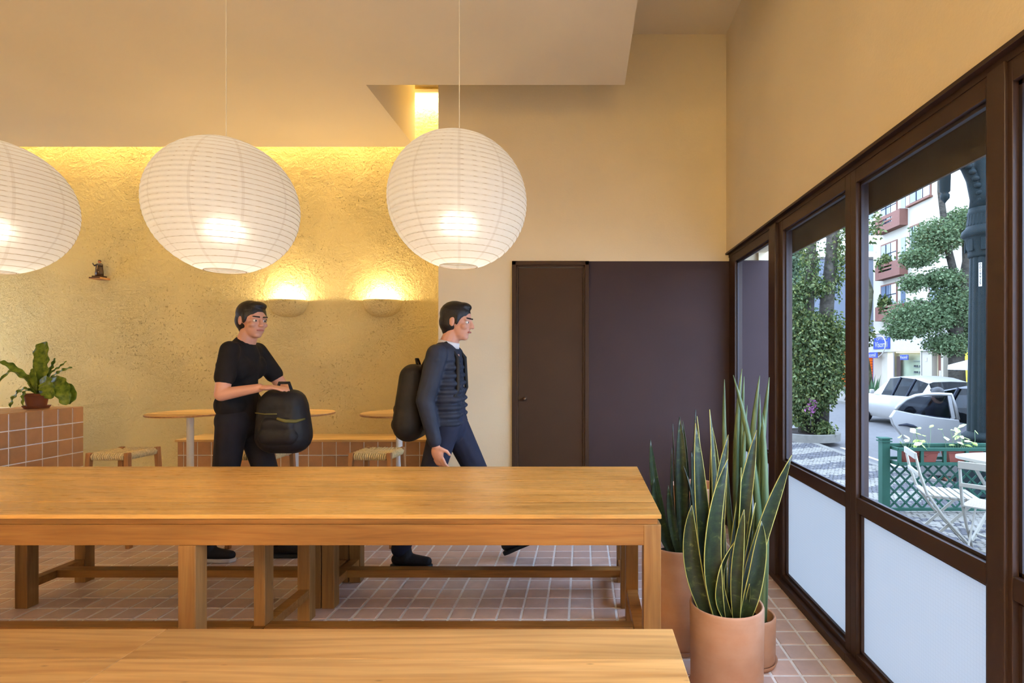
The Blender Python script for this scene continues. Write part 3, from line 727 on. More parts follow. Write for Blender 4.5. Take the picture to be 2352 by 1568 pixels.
# ---- woven rush stools
def rush_stool(root):
    W, D, Hs = 0.155, 0.155, 0.648
    for sx in (-1, 1):
        for sy in (-1, 1):
            top = Vector((sx * 0.130, sy * 0.130, Hs)); bot = Vector((sx * 0.158, sy * 0.150, 0.0))
            MB().bar(bot, top, 0.032, 0.032, (0, 1, 0)).build('leg', 'stool_wood', root, bevel=0.005)
    for z in (0.22, 0.34):
        k = 0.130 + 0.028 * (1 - z / Hs); j = 0.130 + 0.02 * (1 - z / Hs)
        for s_ in (-1, 1):
            if z < 0.3: MB().bar((-k, s_ * j, z), (k, s_ * j, z), 0.02, 0.026).build('stretcher', 'stool_wood', root, bevel=0.004)
            else: MB().bar((s_ * k, -j, z), (s_ * k, j, z), 0.02, 0.026).build('stretcher', 'stool_wood', root, bevel=0.004)
    # woven seat: strands wrapped over the rails towards the centre
    seat = MB().box(-0.118, 0.118, -0.118, 0.118, Hs - 0.042, Hs - 0.014).build('seat_pad', 'rush', root, bevel=0.012)
    b = MB(); n = 15
    for q in range(4):
        R = Matrix.Rotation(q * PI / 2, 4, 'Z')
        for i in range(n):
            u = -0.112 + 0.224 * (i + 0.5) / n; dep = max(0.016, 0.13 - abs(u)) 
            pts = []
            for t_ in np.linspace(0, 1, 7):
                y = -0.13 + dep * t_ * 0.97
                z = Hs - 0.008 - 0.012 * t_ + 0.002 * math.sin(i * 2.1)
                pts.append(R @ Vector((u + rnd.uniform(-.0006, .0006), y, z)))
            front = [R @ Vector((u, -0.116, Hs - 0.048)), R @ Vector((u, -0.138, Hs - 0.044)), R @ Vector((u, -0.144, Hs - 0.024))]
            b.tube(front + pts, 0.0072, 5)
    o = b.build('rush_weave', 'rush', seat, smooth=True); o['kind'] = 'stuff'
st0 = thing('rush_stool', 'wooden stool with woven rush seat at left, below the wall figurine', 'stool', group='rush stools')
rush_stool(st0)
pos = [((286 - VX) * 3.86 / F, 3.86, 0.0), ((606 - VX) * 3.86 / F, 3.86, 0.03), ((868 - VX) * 3.86 / F, 3.86, -0.02)]
labs = ['wooden stool with woven rush seat at left, standing clear of both people',
        'wooden stool with woven rush seat behind the carried black bag', 'wooden stool with woven rush seat just left of the person at right']
for k, (p, l_) in enumerate(zip(pos, labs)):
    s_ = st0 if k == 0 else copy_tree(st0)
    s_.location = (p[0], p[1], 0); s_.rotation_euler = (0, 0, p[2]); s_['label'] = l_

# ================================================================== PLANTS BY THE WINDOW
def pot_mesh(root, r, h, wall=0.012, taper=0.97, mat='terracotta_pot', saucer=True):
    rb = r * taper
    MB().lathe([(0, 0.014), (rb * 0.96, 0.014), (rb, 0.022), (r, h - 0.010), (r - 0.003, h - 0.002), (r - wall * 0.5, h), (r - wall, h - 0.006), (r - wall, h - 0.05), (0, h - 0.05)], 56).build('pot', mat, root, smooth=True)
    MB().lathe([(0, h - 0.052), (r - wall - .001, h - 0.052), (r * 0.5, h - 0.040), (0, h - 0.036)], 40).build('soil', 'soil', root, smooth=True)
    if saucer: MB().lathe([(0, 0.0), (rb * 1.0, 0.0), (rb * 1.10, 0.022), (rb * 1.07, 0.022), (rb * 0.97, 0.010), (0, 0.010)], 48).build('saucer', mat, root, smooth=True)

def blade(root, base, tip, w, bend=(0, 0, 0), twist=0.0, phase=0.0, wavy=0.0, facing=None, fold=0.30, margin=True, name='leaf', peak=0.45):
    """sword-shaped succulent blade between two points of the root's frame"""
    base = Vector(base); tip = Vector(tip); bd = Vector(bend); n = 16; cols = [-1, -0.925, -0.45, 0, 0.45, 0.925, 1]
    ax = (tip - base).normalized(); f0 = Vector(facing) if facing else Vector((0, -1, 0)); f0 = (f0 - ax * f0.dot(ax)).normalized()
    b = MB(); vs = []
    for i in range(n + 1):
        u = i / n; p = base.lerp(tip, u) + bd * (4 * u * (1 - u))
        d = ((tip - base) + bd * (4 * (1 - 2 * u))).normalized()
        f = (Matrix.Rotation(twist * u + phase, 3, d) @ f0); f = (f - d * f.dot(d)).normalized(); s_ = d.cross(f)
        # width profile: narrow foot, widest near the middle, long taper to a point
        if u < peak: q = 0.55 + 0.45 * math.sin(PI / 2 * u / peak)
        else:
            k = (u - peak) / (1 - peak); q = (1 - k ** 2.2) ** 0.9
        hw = max(w / 2 * q, 0.0008)
        for c in cols:
            off = s_ * (hw * c) + f * (hw * fold * (c * c) - hw * fold * 0.4)
            off += f * (wavy * hw * math.sin(u * 9 + 2 * phase) * abs(c) * (1 if c > 0 else -1))
            vs.append(p + off)
    m = len(cols)
    for i in range(n):
        for k in range(m - 1):
            b.m = 1 if (margin and k in (0, m - 2)) else 0
            b.add([], []); b.f.append((i * m + k, i * m + k + 1, (i + 1) * m + k + 1, (i + 1) * m + k)); b.mi.append(b.m)
    b.v = [tuple(v) for v in vs]
    o = b.build(name, ['snake_leaf', 'leaf_margin'], root, smooth=True)
    so = o.modifiers.new('thick', 'SOLIDIFY'); so.thickness = 0.0030; so.offset = 0
    return o

def local(root, x, y, Y): return P(x, y, Y) - Vector(root.location)

# front pot with the variegated sword leaves
pf = thing('snake_plant', 'snake plant with yellow leaf edges in the big terracotta pot in front', 'plant', (0.552, 2.10, 0), group='potted plants by the window')
pot_mesh(pf, 0.140, 0.352)
zb = 0.30
specs = [ # base x,y offset ; tip pixel, tip depth ; width ; bend ; twist ; phase ; wavy
    ((-0.055, 0.02), (1598, 972), 2.12, 0.062, (-0.004, 0, 0), 0.2, 0.1, 0.0),
    ((-0.040, 0.05), (1630, 940), 2.20, 0.045, (0.012, 0, 0), 0.3, 0.5, 0.0),
    ((-0.030, 0.06), (1636, 981), 2.22, 0.056, (0.010, 0, 0), 0.2, -0.3, 0.0),
    ((-0.050, 0.07), (1601, 955), 2.24, 0.040, (0.0, 0, 0), 0.6, 1.0, 0.0),
    ((-0.075, -0.03), (1589, 1160), 2.06, 0.066, (-0.030, 0, 0), 0.2, -0.4, 0.0),
    ((-0.02, -0.02), (1673, 998), 2.14, 0.060, (-0.03, 0, 0), -0.5, 0.5, 0.05),
    ((-0.035, -0.05), (1672, 1053), 2.06, 0.074, (-0.05, -0.02, 0), 0.5, -0.1, 0.10),
    ((0.00, -0.05), (1693, 1236), 2.04, 0.062, (-0.055, 0, 0), 0.9, 0.2, 0.12),
    ((0.02, 0.03), (1738, 987), 2.14, 0.066, (-0.010, 0, 0), -0.2, 0.15, 0.0),
    ((0.03, -0.02), (1702, 1073), 2.10, 0.050, (-0.010, 0, 0), 0.7, 0.9, 0.0),
    ((0.02, -0.07), (1709, 1170), 2.02, 0.044, (-0.012, 0, 0), 0.3, -0.5, 0.05),
    ((0.055, 0.0), (1819, 1045), 2.08, 0.070, (-0.020, 0, 0), 0.2, 0.1, 0.05),
    ((0.05, -0.055), (1749, 1196), 2.03, 0.080, (0.012, 0, 0), 0.3, 0.1, 0.06),
    ((0.04, 0.01), (1735, 1154), 2.08, 0.036, (0.0, 0, 0), 0.2, 0.6, 0.0),
    ((0.00, 0.05), (1655, 1120), 2.20, 0.050, (0.0, 0, 0), 0.4, 0.4, 0.0),
    ((0.06, -0.03), (1722, 1340), 2.02, 0.018, (0.0, 0, 0), 0.1, 0.0, 0.0),
]
for bxy, tp, ty, w_, bd, tw, ph, wv_ in specs:
    blade(pf, (bxy[0], bxy[1], zb), local(pf, tp[0], tp[1], ty), w_, bd, tw, ph, wv_, facing=(0.15, -1, 0.1))

# left-rear tall pot
pl = thing('snake_plant', 'snake plant with plain mottled leaves in tall pot beside the table end', 'plant', (0.430, 2.47, 0), group='potted plants by the window')
pot_mesh(pl, 0.125, 0.452)
for bxy, tp, ty, w_, bd, tw, ph in [
    ((-0.03, -0.02), (1494, 1009), 2.40, 0.050, (-0.02, 0, 0), 0.3, 0.2), ((0.00, 0.03), (1545, 973), 2.52, 0.036, (0, 0, 0), 0.3, 1.1),
    ((0.01, -0.03), (1561, 957), 2.42, 0.056, (0.004, 0, 0), -0.2, 0.1), ((0.02, 0.0), (1568, 966), 2.47, 0.040, (0.01, 0, 0), 0.4, -0.4),
    ((-0.02, -0.04), (1502, 1098), 2.38, 0.052, (-0.03, 0, 0), 0.2, 0.3), ((-0.01, 0.01), (1543, 1028), 2.46, 0.042, (-0.01, 0, 0), 0.5, 0.7),
    ((0.05, 0.02), (1598, 940), 2.52, 0.045, (0.0, 0, 0), 0.5, 0.7), ((0.045, -0.02), (1570, 1070), 2.42, 0.044, (0.03, 0, 0), 0.4, 0.9),
    ((0.00, -0.05), (1535, 1115), 2.37, 0.040, (-0.01, 0, 0), 0.2, 0.0), ((0.06, 0.0), (1588, 1035), 2.46, 0.045, (0.01, 0, 0), 0.2, 0.5),
    ((0.07, -0.03), (1578, 1180), 2.42, 0.034, (0.0, 0, 0), 0.2, 0.2)]:
    blade(pl, (bxy[0], bxy[1], 0.40), local(pl, tp[0], tp[1], ty), w_, bd, tw, ph, 0.0, facing=(0.1, -1, 0.1), margin=False)

# right-rear low pot with round spear leaves
pr = thing('spear_plant', 'tall spear-leaved plant in the low pale terracotta pot near the window', 'plant', (0.718, 2.325, 0), group='potted plants by the window')
pot_mesh(pr, 0.100, 0.205)
for bxy, tp, ty, r0, bd in [
    ((0.035, -0.02), (1751, 948), 2.32, 0.0215, (0.012, 0, 0)), ((-0.02, 0.02), (1664, 871), 2.42, 0.014, (-0.03, 0, 0)),
    ((-0.01, 0.00), (1704, 847), 2.40, 0.017, (-0.04, 0, 0)), ((0.01, -0.02), (1684, 861), 2.30, 0.018, (0.055, 0, 0)),
    ((0.00, 0.03), (1709, 864), 2.40, 0.015, (-0.02, 0, 0)), ((0.02, 0.03), (1745, 862), 2.38, 0.018, (-0.035, 0, 0)),
    ((0.02, 0.00), (1767, 866), 2.34, 0.018, (-0.02, 0, 0)), ((0.03, 0.03), (1745, 905), 2.40, 0.015, (0.0, 0, 0)),
    ((-0.03, -0.01), (1716, 930), 2.30, 0.014, (-0.02, 0, 0))]:
    b0 = Vector((bxy[0], bxy[1], 0.15)); t0 = local(pr, tp[0], tp[1], ty); pts = []; rs = []
    for i in range(15):
        u = i / 14; pts.append(b0.lerp(t0, u) + Vector(bd) * (4 * u * (1 - u))); rs.append(max(r0 * (1 - 0.25 * u) * (1 - u ** 5) ** 0.6, 0.0012))
    MB().tube(pts, rs, 10).build('leaf', 'cylinder_leaf', pr, smooth=True)

# fourth pot in the corner behind them
pc = thing('terracotta_planter', 'wide terracotta planter in the corner, only its rim seen between the leaves', 'planter', (0.70, 3.42, 0), group='potted plants by the window')
pot_mesh(pc, 0.150, 0.505)

# ================================================================== FERN ON THE COUNTER
ff = thing('potted_fern', 'wavy-leaved bird nest fern in a small brown pot on the counter', 'plant', (-4.2, 4.18, 0.9145))
MB().lathe([(0, 0.012), (0.056, 0.012), (0.070, 0.090), (0.076, 0.092), (0.079, 0.112), (0.072, 0.112), (0.068, 0.090), (0, 0.090)], 40).build('pot', 'terracotta_small', ff, auto=True)
MB().lathe([(0, 0.0), (0.070, 0.0), (0.084, 0.020), (0.080, 0.020), (0.068, 0.008), (0, 0.008)], 40).build('saucer', 'terracotta_small', ff, auto=True)
MB().lathe([(0, 0.100), (0.068, 0.092), (0.0, 0.091)], 24).build('soil', 'soil', ff)
def frond(pts, w, phase=0.0, wav=0.25, up=(0, -0.3, 1), peak=0.6, blunt=False):
    """ribbon leaf with a ruffled edge through the control points"""
    pts = [Vector(p) for p in pts]; n = 30; b = MB(); vs = []; cols = [-1, -0.5, 0, 0.5, 1]
    def cat(u):
        m = len(pts) - 1; s_ = min(int(u * m), m - 1); t_ = u * m - s_
        p0 = pts[max(s_ - 1, 0)]; p1 = pts[s_]; p2 = pts[s_ + 1]; p3 = pts[min(s_ + 2, m)]
        return 0.5 * ((2 * p1) + (p2 - p0) * t_ + (2 * p0 - 5 * p1 + 4 * p2 - p3) * t_ * t_ + (3 * p1 - p0 - 3 * p2 + p3) * t_ ** 3)
    for i in range(n + 1):
        u = i / n; p = cat(u); d = (cat(min(u + .02, 1)) - cat(max(u - .02, 0))).normalized()
        upv = Vector(up); s_ = d.cross(upv)
        s_ = s_.normalized() if s_.length > 1e-4 else Vector((1, 0, 0)); f = s_.cross(d)
        q = 0.22 + 0.78 * math.sin(PI / 2 * min(u / peak, 1)) ** 1.2
        if u > peak: k = (u - peak) / (1 - peak); q = (1 - k ** (6 if blunt else 2)) ** 0.5
        hw = max(w / 2 * q, 0.002)
        for c in cols:
            ruf = math.sin(u * 34 + phase + (1.2 if c > 0 else 0)) * wav * hw * abs(c) ** 1.5
            edge = 1 + 0.10 * math.sin(u * 41 + phase * 2 + c)
            vs.append(p + s_ * hw * c * edge + f * (ruf + hw * 0.25 * abs(c)))
    m = len(cols)
    b.v = [tuple(v) for v in vs]
    for i in range(n):
        for k in range(m - 1): b.f.append((i * m + k, i * m + k + 1, (i + 1) * m + k + 1, (i + 1) * m + k)); b.mi.append(0)
    o = b.build('leaf', 'fern_leaf', ff, smooth=True)
    so = o.modifiers.new('thick', 'SOLIDIFY'); so.thickness = 0.0012
    return o
def fp(*pp): return [local(ff, x, y, Y) for x, y, Y in pp]
frond(fp((90, 905, 4.18), (96, 868, 4.17), (98, 825, 4.18), (98, 786, 4.22)), 0.118, 0, 0.10, up=(0, -1, 0.1), peak=0.55, blunt=True)
frond(fp((88, 905, 4.18), (74, 878, 4.16), (50, 860, 4.14), (20, 838, 4.12), (-2, 830, 4.10)), 0.050, 1, 0.35, up=(0, -0.7, 1))
frond(fp((86, 906, 4.18), (66, 876, 4.12), (40, 858, 4.05), (20, 855, 4.0), (-4, 880, 3.96)), 0.036, 2, 0.35, up=(0, -0.7, 1))
frond(fp((84, 904, 4.16), (80, 880, 4.12), (75, 846, 4.12)), 0.052, 0.3, 0.08, up=(0, -1, 0.1))
frond(fp((82, 904, 4.18), (74, 884, 4.15), (64, 860, 4.15)), 0.046, 0.8, 0.1, up=(0, -1, 0.2))
frond(fp((92, 904, 4.2), (110, 866, 4.22), (120, 842, 4.24), (127, 822, 4.25)), 0.030, 0, 0.4, up=(0, -1, 0.3))
frond(fp((94, 904, 4.2), (116, 858, 4.24), (136, 843, 4.28), (153, 829, 4.3)), 0.020, 1, 0.4, up=(0, -0.8, 0.6))
frond(fp((94, 905, 4.2), (118, 868, 4.2), (140, 852, 4.2), (166, 843, 4.2)), 0.028, 2, 0.4, up=(0, -0.8, 0.6))
frond(fp((92, 902, 4.16), (112, 878, 4.10), (134, 880, 4.06), (146, 905, 4.03), (152, 930, 4.03)), 0.100, 0.5, 0.16, up=(0.3, -0.8, 0.5), peak=0.5)
frond(fp((90, 900, 4.14), (100, 876, 4.06), (108, 884, 4.02), (114, 904, 4.0), (117, 916, 4.0)), 0.098, 1.5, 0.18, up=(0, -1, 0.3), peak=0.5)
frond(fp((92, 902, 4.17), (124, 882, 4.14), (154, 888, 4.12), (168, 910, 4.1), (158, 928, 4.08)), 0.058, 2.5, 0.3, up=(0.2, -0.8, 0.6), peak=0.5)
frond(fp((84, 904, 4.14), (66, 892, 4.08), (46, 898, 4.05), (30, 916, 4.03), (24, 936, 4.02)), 0.044, 1, 0.35, up=(-0.2, -0.7, 0.7))
frond(fp((82, 904, 4.14), (64, 894, 4.08), (54, 908, 4.04), (53, 932, 4.03)), 0.032, 2, 0.3, up=(-0.2, -0.9, 0.3))

# ================================================================== FIGURINE ON ITS LITTLE SHELF
sh = thing('wall_shelf', 'tiny wooden wall shelf high on the plaster wall at left', 'shelf', (-4.452, YT, 2.030))
MB().box(-0.052, 0.052, -0.106, 0.0, -0.007, 0.010).build('board', 'dark_shelf_wood', sh, bevel=0.0015)
MB().box(-0.050, 0.050, -0.1072, -0.1058, -0.001, 0.007).build('front_strip', 'figurine', sh)
fg = thing('figurine', 'small dark robed saint figurine with one raised arm on the wall shelf', 'figurine', (-4.447, YT - 0.060, 2.0405))
MB().box(-0.048, 0.048, -0.026, 0.026, 0, 0.014).build('base', 'figurine', fg, bevel=0.002)
robe = MB(); n = 24; prof = [(0.034, 0.014), (0.033, 0.05), (0.029, 0.085), (0.027, 0.105), (0.029, 0.118), (0.020, 0.128), (0.009, 0.133)]
vs = []
for r_, z_ in prof:
    for k in range(n):
        a = 2 * PI * k / n; rr = r_ * (1 + 0.07 * math.sin(a * 7)); vs.append((rr * math.cos(a), 0.72 * rr * math.sin(a), z_))
robe.add(vs, [(i * n + k, i * n + (k + 1) % n, (i + 1) * n + (k + 1) % n, (i + 1) * n + k) for i in range(len(prof) - 1) for k in range(n)] + [tuple(range(n))[::-1], tuple(range((len(prof) - 1) * n, len(prof) * n))])
robe.build('robe', 'figurine', fg, smooth=True)
MB().lathe([(0, 0.130), (0.008, 0.131), (0.011, 0.140), (0.0115, 0.148), (0.008, 0.157), (0, 0.160)], 16).build('head', 'figurine_skin', fg, smooth=True)
MB().lathe([(0.0125, 0.146), (0.012, 0.154), (0.008, 0.162), (0, 0.164)], 16, Matrix.Translation((0, 0.002, 0))).build('hair', 'figurine', fg, smooth=True)
MB().tube([(-0.022, -0.006, 0.116), (-0.036, -0.010, 0.108), (-0.046, -0.012, 0.122), (-0.052, -0.012, 0.130)], [0.009, 0.008, 0.006, 0.004], 8).build('raised_arm', 'figurine', fg, smooth=True)
MB().tube([(0.022, -0.004, 0.116), (0.034, -0.010, 0.106), (0.022, -0.022, 0.108), (0.008, -0.026, 0.112)], [0.009, 0.008, 0.007, 0.004], 8).build('bent_arm', 'figurine', fg, smooth=True)
MB().tube([(0.004, -0.023, 0.108), (0.002, -0.026, 0.088), (0.000, -0.027, 0.072)], 0.0022, 6).build('cord', 'figurine_gold', fg)
MB().lathe([(0.0, -0.006), (0.005, 0), (0.0, 0.004)], 6, Matrix.Translation((0.012, -0.024, 0.05))).build('tassel', 'figurine_gold', fg)

# ================================================================== PEOPLE
def roundcone(b, p1, r1, p2, r2):
    bm = bmesh.new()
    for p, r in ((p1, r1), (p2, r2)): bmesh.ops.create_uvsphere(bm, u_segments=14, v_segments=9, radius=r, matrix=Matrix.Translation(Vector(p)))
    ret = bmesh.ops.convex_hull(bm, input=bm.verts)
    dead = [g_ for g_ in set(ret['geom_interior'] + ret['geom_unused']) if isinstance(g_, bmesh.types.BMVert) and g_.is_valid]
    bmesh.ops.delete(bm, geom=dead, context='VERTS')
    bm.verts.ensure_lookup_table(); bm.verts.index_update()
    b.add([v.co.copy() for v in bm.verts], [tuple(v.index for v in f.verts) for f in bm.faces]); bm.free()
def ellipsoid(b, c, r, R=None, n=16):
    bm = bmesh.new(); mt = Matrix.Translation(Vector(c)) @ (R.to_4x4() if R else Matrix.Identity(4)) @ Matrix.Diagonal((*r, 1))
    bmesh.ops.create_uvsphere(bm, u_segments=n, v_segments=10, radius=1.0, matrix=mt)
    bm.verts.index_update(); b.add([v.co.copy() for v in bm.verts], [tuple(v.index for v in f.verts) for f in bm.faces]); bm.free()
def fuse(b, name, mat, parent, voxel=0.008, smooth=4):
    """union of the shapes in b as one continuous skin"""
    me = b.mesh('tmp', mat); o = bpy.data.objects.new('tmp', me); C.objects.link(o)
    r = o.modifiers.new('r', 'REMESH'); r.mode = 'VOXEL'; r.voxel_size = voxel; r.use_smooth_shade = True
    s_ = o.modifiers.new('s', 'SMOOTH'); s_.factor = 0.5; s_.iterations = smooth
    dg = bpy.context.evaluated_depsgraph_get(); m2 = bpy.data.meshes.new_from_object(o.evaluated_get(dg)); m2.name = name
    bpy.data.objects.remove(o); bpy.data.meshes.remove(me)
    m2.materials.clear(); m2.materials.append(M[mat]); m2.polygons.foreach_set('use_smooth', [True] * len(m2.polygons))
    return link(name, m2, parent)

def hand_shapes(b, wrist, d, palm_n, side, curl=0.5, size=1.0):
    """palm, four fingers and a thumb; d = pointing direction, palm_n = way the palm faces, side = thumb side (+1/-1)"""
    d = Vector(d).normalized(); pn = Vector(palm_n); pn = (pn - d * pn.dot(d)).normalized(); s_ = d.cross(pn) * side
    w_ = Vector(wrist); k = size
    R = Matrix((s_, d, pn)).transposed()
    ellipsoid(b, w_ + d * 0.050 * k, (0.040 * k, 0.052 * k, 0.016 * k), R)
    for i, (off, ln) in enumerate(((0.028, 0.072), (0.010, 0.082), (-0.009, 0.076), (-0.026, 0.060))):
        a = w_ + d * 0.088 * k + s_ * off * k; cu = curl * (1 + 0.1 * i)
        d1 = (d * math.cos(cu) + pn * math.sin(cu)); d2 = (d * math.cos(cu * 2.1) + pn * math.sin(cu * 2.1))
        m_ = a + d1 * ln * 0.5 * k; e = m_ + d2 * ln * 0.5 * k
        roundcone(b, a, 0.0092 * k, m_, 0.0084 * k); roundcone(b, m_, 0.0084 * k, e, 0.0070 * k)
    a = w_ + d * 0.030 * k + s_ * 0.030 * k; m_ = a + (d * 0.55 + s_ * 0.75 + pn * 0.25).normalized() * 0.036 * k; e = m_ + (d * 0.85 + s_ * 0.2 + pn * 0.4).normalized() * 0.032 * k
    roundcone(b, a, 0.0125 * k, m_, 0.0100 * k); roundcone(b, m_, 0.0100 * k, e, 0.0080 * k)

def head_shapes(b, c, yaw, pitch=0.0):
    """skull, jaw, nose, brow, lips and ears; yaw 0 looks towards +X"""
    R = (Matrix.Rotation(yaw, 3, 'Z') @ Matrix.Rotation(pitch, 3, 'Y')); c = Vector(c)
    q = lambda x, y, z: c + R @ Vector((x, y, z))
    ellipsoid(b, q(-0.008, 0, 0.030), (0.094, 0.074, 0.088), R, 24)
    ellipsoid(b, q(0.030, 0, -0.035), (0.058, 0.055, 0.075), R, 20)
    ellipsoid(b, q(0.055, 0, -0.088), (0.026, 0.028, 0.020), R)
    roundcone(b, q(0.084, 0, 0.018), 0.009, q(0.103, 0, -0.022), 0.013)
    for s_ in (-1, 1):
        roundcone(b, q(0.080, s_ * 0.012, 0.026), 0.009, q(0.068, s_ * 0.045, 0.024), 0.010)
        ellipsoid(b, q(0.060, s_ * 0.040, -0.022), (0.024, 0.020, 0.020), R)
        ellipsoid(b, q(-0.004, s_ * 0.076, -0.002), (0.018, 0.008, 0.030), R)
        ellipsoid(b, q(0.096, s_ * 0.011, -0.026), (0.008, 0.008, 0.007), R)
    return q, R
def face_parts(body, q, R, hair='hair_dark'):
    for s_ in (-1, 1):
        e = MB(); ellipsoid(e, q(0.074, s_ * 0.030, 0.004), (0.011, 0.014, 0.009), R); eo = e.build('eye', 'eye_white', body, smooth=True)
        e = MB(); ellipsoid(e, q(0.0815, s_ * 0.030, 0.004), (0.005, 0.0065, 0.0065), R); e.build('iris', 'eye_dark', eo, smooth=True)
        e = MB(); roundcone(e, q(0.092, s_ * 0.014, 0.028), 0.0045, q(0.078, s_ * 0.047, 0.030), 0.0035); e.build('eyebrow', hair, body, smooth=True)
    e = MB()
    roundcone(e, q(0.0865, -0.019, -0.056), 0.0050, q(0.0925, 0, -0.055), 0.0060); roundcone(e, q(0.0925, 0, -0.055), 0.0060, q(0.0865, 0.019, -0.056), 0.0050)
    fuse(e, 'mouth', 'lips', body, 0.0025, 2)
def hair_part(body, q, R, short=True, mat='hair_dark'):
    h = MB()
    ellipsoid(h, q(-0.016, 0, 0.046), (0.098, 0.082, 0.086), R, 24)
    ellipsoid(h, q(-0.040, 0, 0.000), (0.072, 0.079, 0.082), R, 20)
    ellipsoid(h, q(0.030, 0.010, 0.098), (0.050, 0.056, 0.030), R)
    ellipsoid(h, q(-0.045, 0, -0.050), (0.045, 0.055, 0.050), R)
    for s_ in (-1, 1): ellipsoid(h, q(0.022, s_ * 0.070, 0.020), (0.016, 0.010, 0.040), R)
    return fuse(h, 'hair', mat, body, 0.006, 3)

def shoe(root, ankle, yaw, pitch, upper, sole, name='shoe', size=1.0, boot=False):
    """shoe with its own sole; local +X is the toe"""
    T = Matrix.Translation(Vector(ankle)) @ Matrix.Rotation(yaw, 4, 'Z') @ Matrix.Rotation(pitch, 4, 'Y') @ Matrix.Scale(size, 4)
    q = lambda *p: T @ Vector(p)
    b = MB(); R = T.to_3x3().normalized()
    roundcone(b, q(-0.035, 0, -0.035), 0.036 * size, q(0.06, 0, -0.040), 0.037 * size); roundcone(b, q(0.06, 0, -0.042), 0.037 * size, q(0.150, 0.0, -0.052), 0.030 * size)
    roundcone(b, q(0.0, 0, 0.03 if not boot else 0.08), 0.044 * size, q(0.02, 0, -0.03), 0.042 * size)
    u = fuse(b, name, upper, root, 0.006, 4)
    s2 = MB(); pts = [(-0.078, 0), (-0.07, 0.026), (-0.04, 0.036), (0.03, 0.036), (0.10, 0.042), (0.15, 0.036), (0.182, 0.012), (0.186, -0.008), (0.165, -0.034), (0.10, -0.042), (0.03, -0.033), (-0.04, -0.036), (-0.07, -0.026)]
    s2.prism(pts, -0.090, -0.066, 'XY', T); s2.build('sole', sole, u, bevel=0.006)
    for k in range(4):
        x = 0.045 + 0.02 * k; z = 0.004 - 0.012 * k
        MB().tube([q(x, -0.022, z - 0.006), q(x + .004, 0, z + 0.001), q(x, 0.022, z - 0.006)], 0.0028 * size, 6).build('lace', 'black_denim', u)
    return u

def limb(b, pts, rs):
    for i in range(len(pts) - 1): roundcone(b, pts[i], rs[i], pts[i + 1], rs[i + 1])

# ---- person at left: black T-shirt, carrying a black bag in front
p1 = thing('person', 'person at left in black T-shirt and trousers carrying a black bag', 'person', (0, 0, 0))
hc = (-2.130, 3.50, 1.535); yaw1 = -0.45
S_n, S_f = Vector((-2.175, 3.350, 1.345)), Vector((-2.195, 3.665, 1.345))
E_n, W_n = Vector((-2.185, 3.285, 1.075)), Vector((-1.965, 3.300, 1.115))
E_f, W_f = Vector((-2.06, 3.74, 1.09)), Vector((-1.93, 3.60, 1.06))
body = MB(); q1, R1 = head_shapes(body, hc, yaw1, 0.08)
limb(body, [(-2.150, 3.505, 1.47), (-2.185, 3.51, 1.37)], [0.052, 0.060])
limb(body, [(-2.20, 3.51, 1.32), (-2.225, 3.51, 1.15), (-2.215, 3.515, 0.93)], [0.095, 0.100, 0.105])
limb(body, [S_n, E_n, W_n], [0.050, 0.040, 0.026]); limb(body, [S_f, E_f, W_f], [0.050, 0.040, 0.026])
hand_shapes(body, W_n, (0.98, 0.10, 0.02), (0.05, 0.12, -1), 1, 0.16); hand_shapes(body, W_f, (0.7, -0.6, -0.1), (0.2, -0.2, -1), -1, 0.45)
limb(body, [(-2.215, 3.43, 0.90), (-2.27, 3.44, 0.50), (-2.415, 3.47, 0.10)], [0.070, 0.048, 0.036])
limb(body, [(-2.205, 3.60, 0.90), (-2.07, 3.58, 0.50), (-1.985, 3.56, 0.10)], [0.070, 0.048, 0.036])
bd1 = fuse(body, 'body', 'skin', p1, 0.0055, 3)
face_parts(bd1, q1, R1); hair_part(bd1, q1, R1)
sh_ = MB()
limb(sh_, [(-2.19, 3.51, 1.375), (-2.205, 3.51, 1.30), (-2.230, 3.51, 1.15), (-2.222, 3.515, 0.92)], [0.070, 0.108, 0.115, 0.122])
limb(sh_, [(-2.19, 3.40, 1.335), (-2.20, 3.62, 1.335)], [0.062, 0.062]); limb(sh_, [(-2.195, 3.42, 1.24), (-2.205, 3.60, 1.24)], [0.10, 0.10]); limb(sh_, [(-2.225, 3.44, 1.0), (-2.225, 3.585, 1.0)], [0.098, 0.098])
limb(sh_, [S_n, S_n.lerp(E_n, 0.62)], [0.057, 0.058]); limb(sh_, [S_f, S_f.lerp(E_f, 0.62)], [0.057, 0.058])
tag(fuse(sh_, 'tshirt', 'black_cloth', bd1, 0.008, 5), 'black short-sleeved T-shirt')
tr_ = MB()
limb(tr_, [(-2.222, 3.515, 0.97), (-2.215, 3.515, 0.88)], [0.118, 0.112]); limb(tr_, [(-2.22, 3.45, 0.90), (-2.22, 3.58, 0.90)], [0.105, 0.105])
limb(tr_, [(-2.215, 3.43, 0.88), (-2.27, 3.44, 0.50), (-2.412, 3.469, 0.115)], [0.092, 0.070, 0.058]); limb(tr_, [(-2.205, 3.60, 0.88), (-2.07, 3.58, 0.50), (-1.985, 3.56, 0.115)], [0.092, 0.070, 0.058])
fuse(tr_, 'trousers', 'black_denim', bd1, 0.008, 5)
shoe(bd1, (-2.400, 3.47, 0.091), 0.0, 0.0, 'shoe_black', 'shoe_sole'); shoe(bd1, (-1.975, 3.555, 0.091), 0.05, 0.0, 'shoe_black', 'sole_dark')

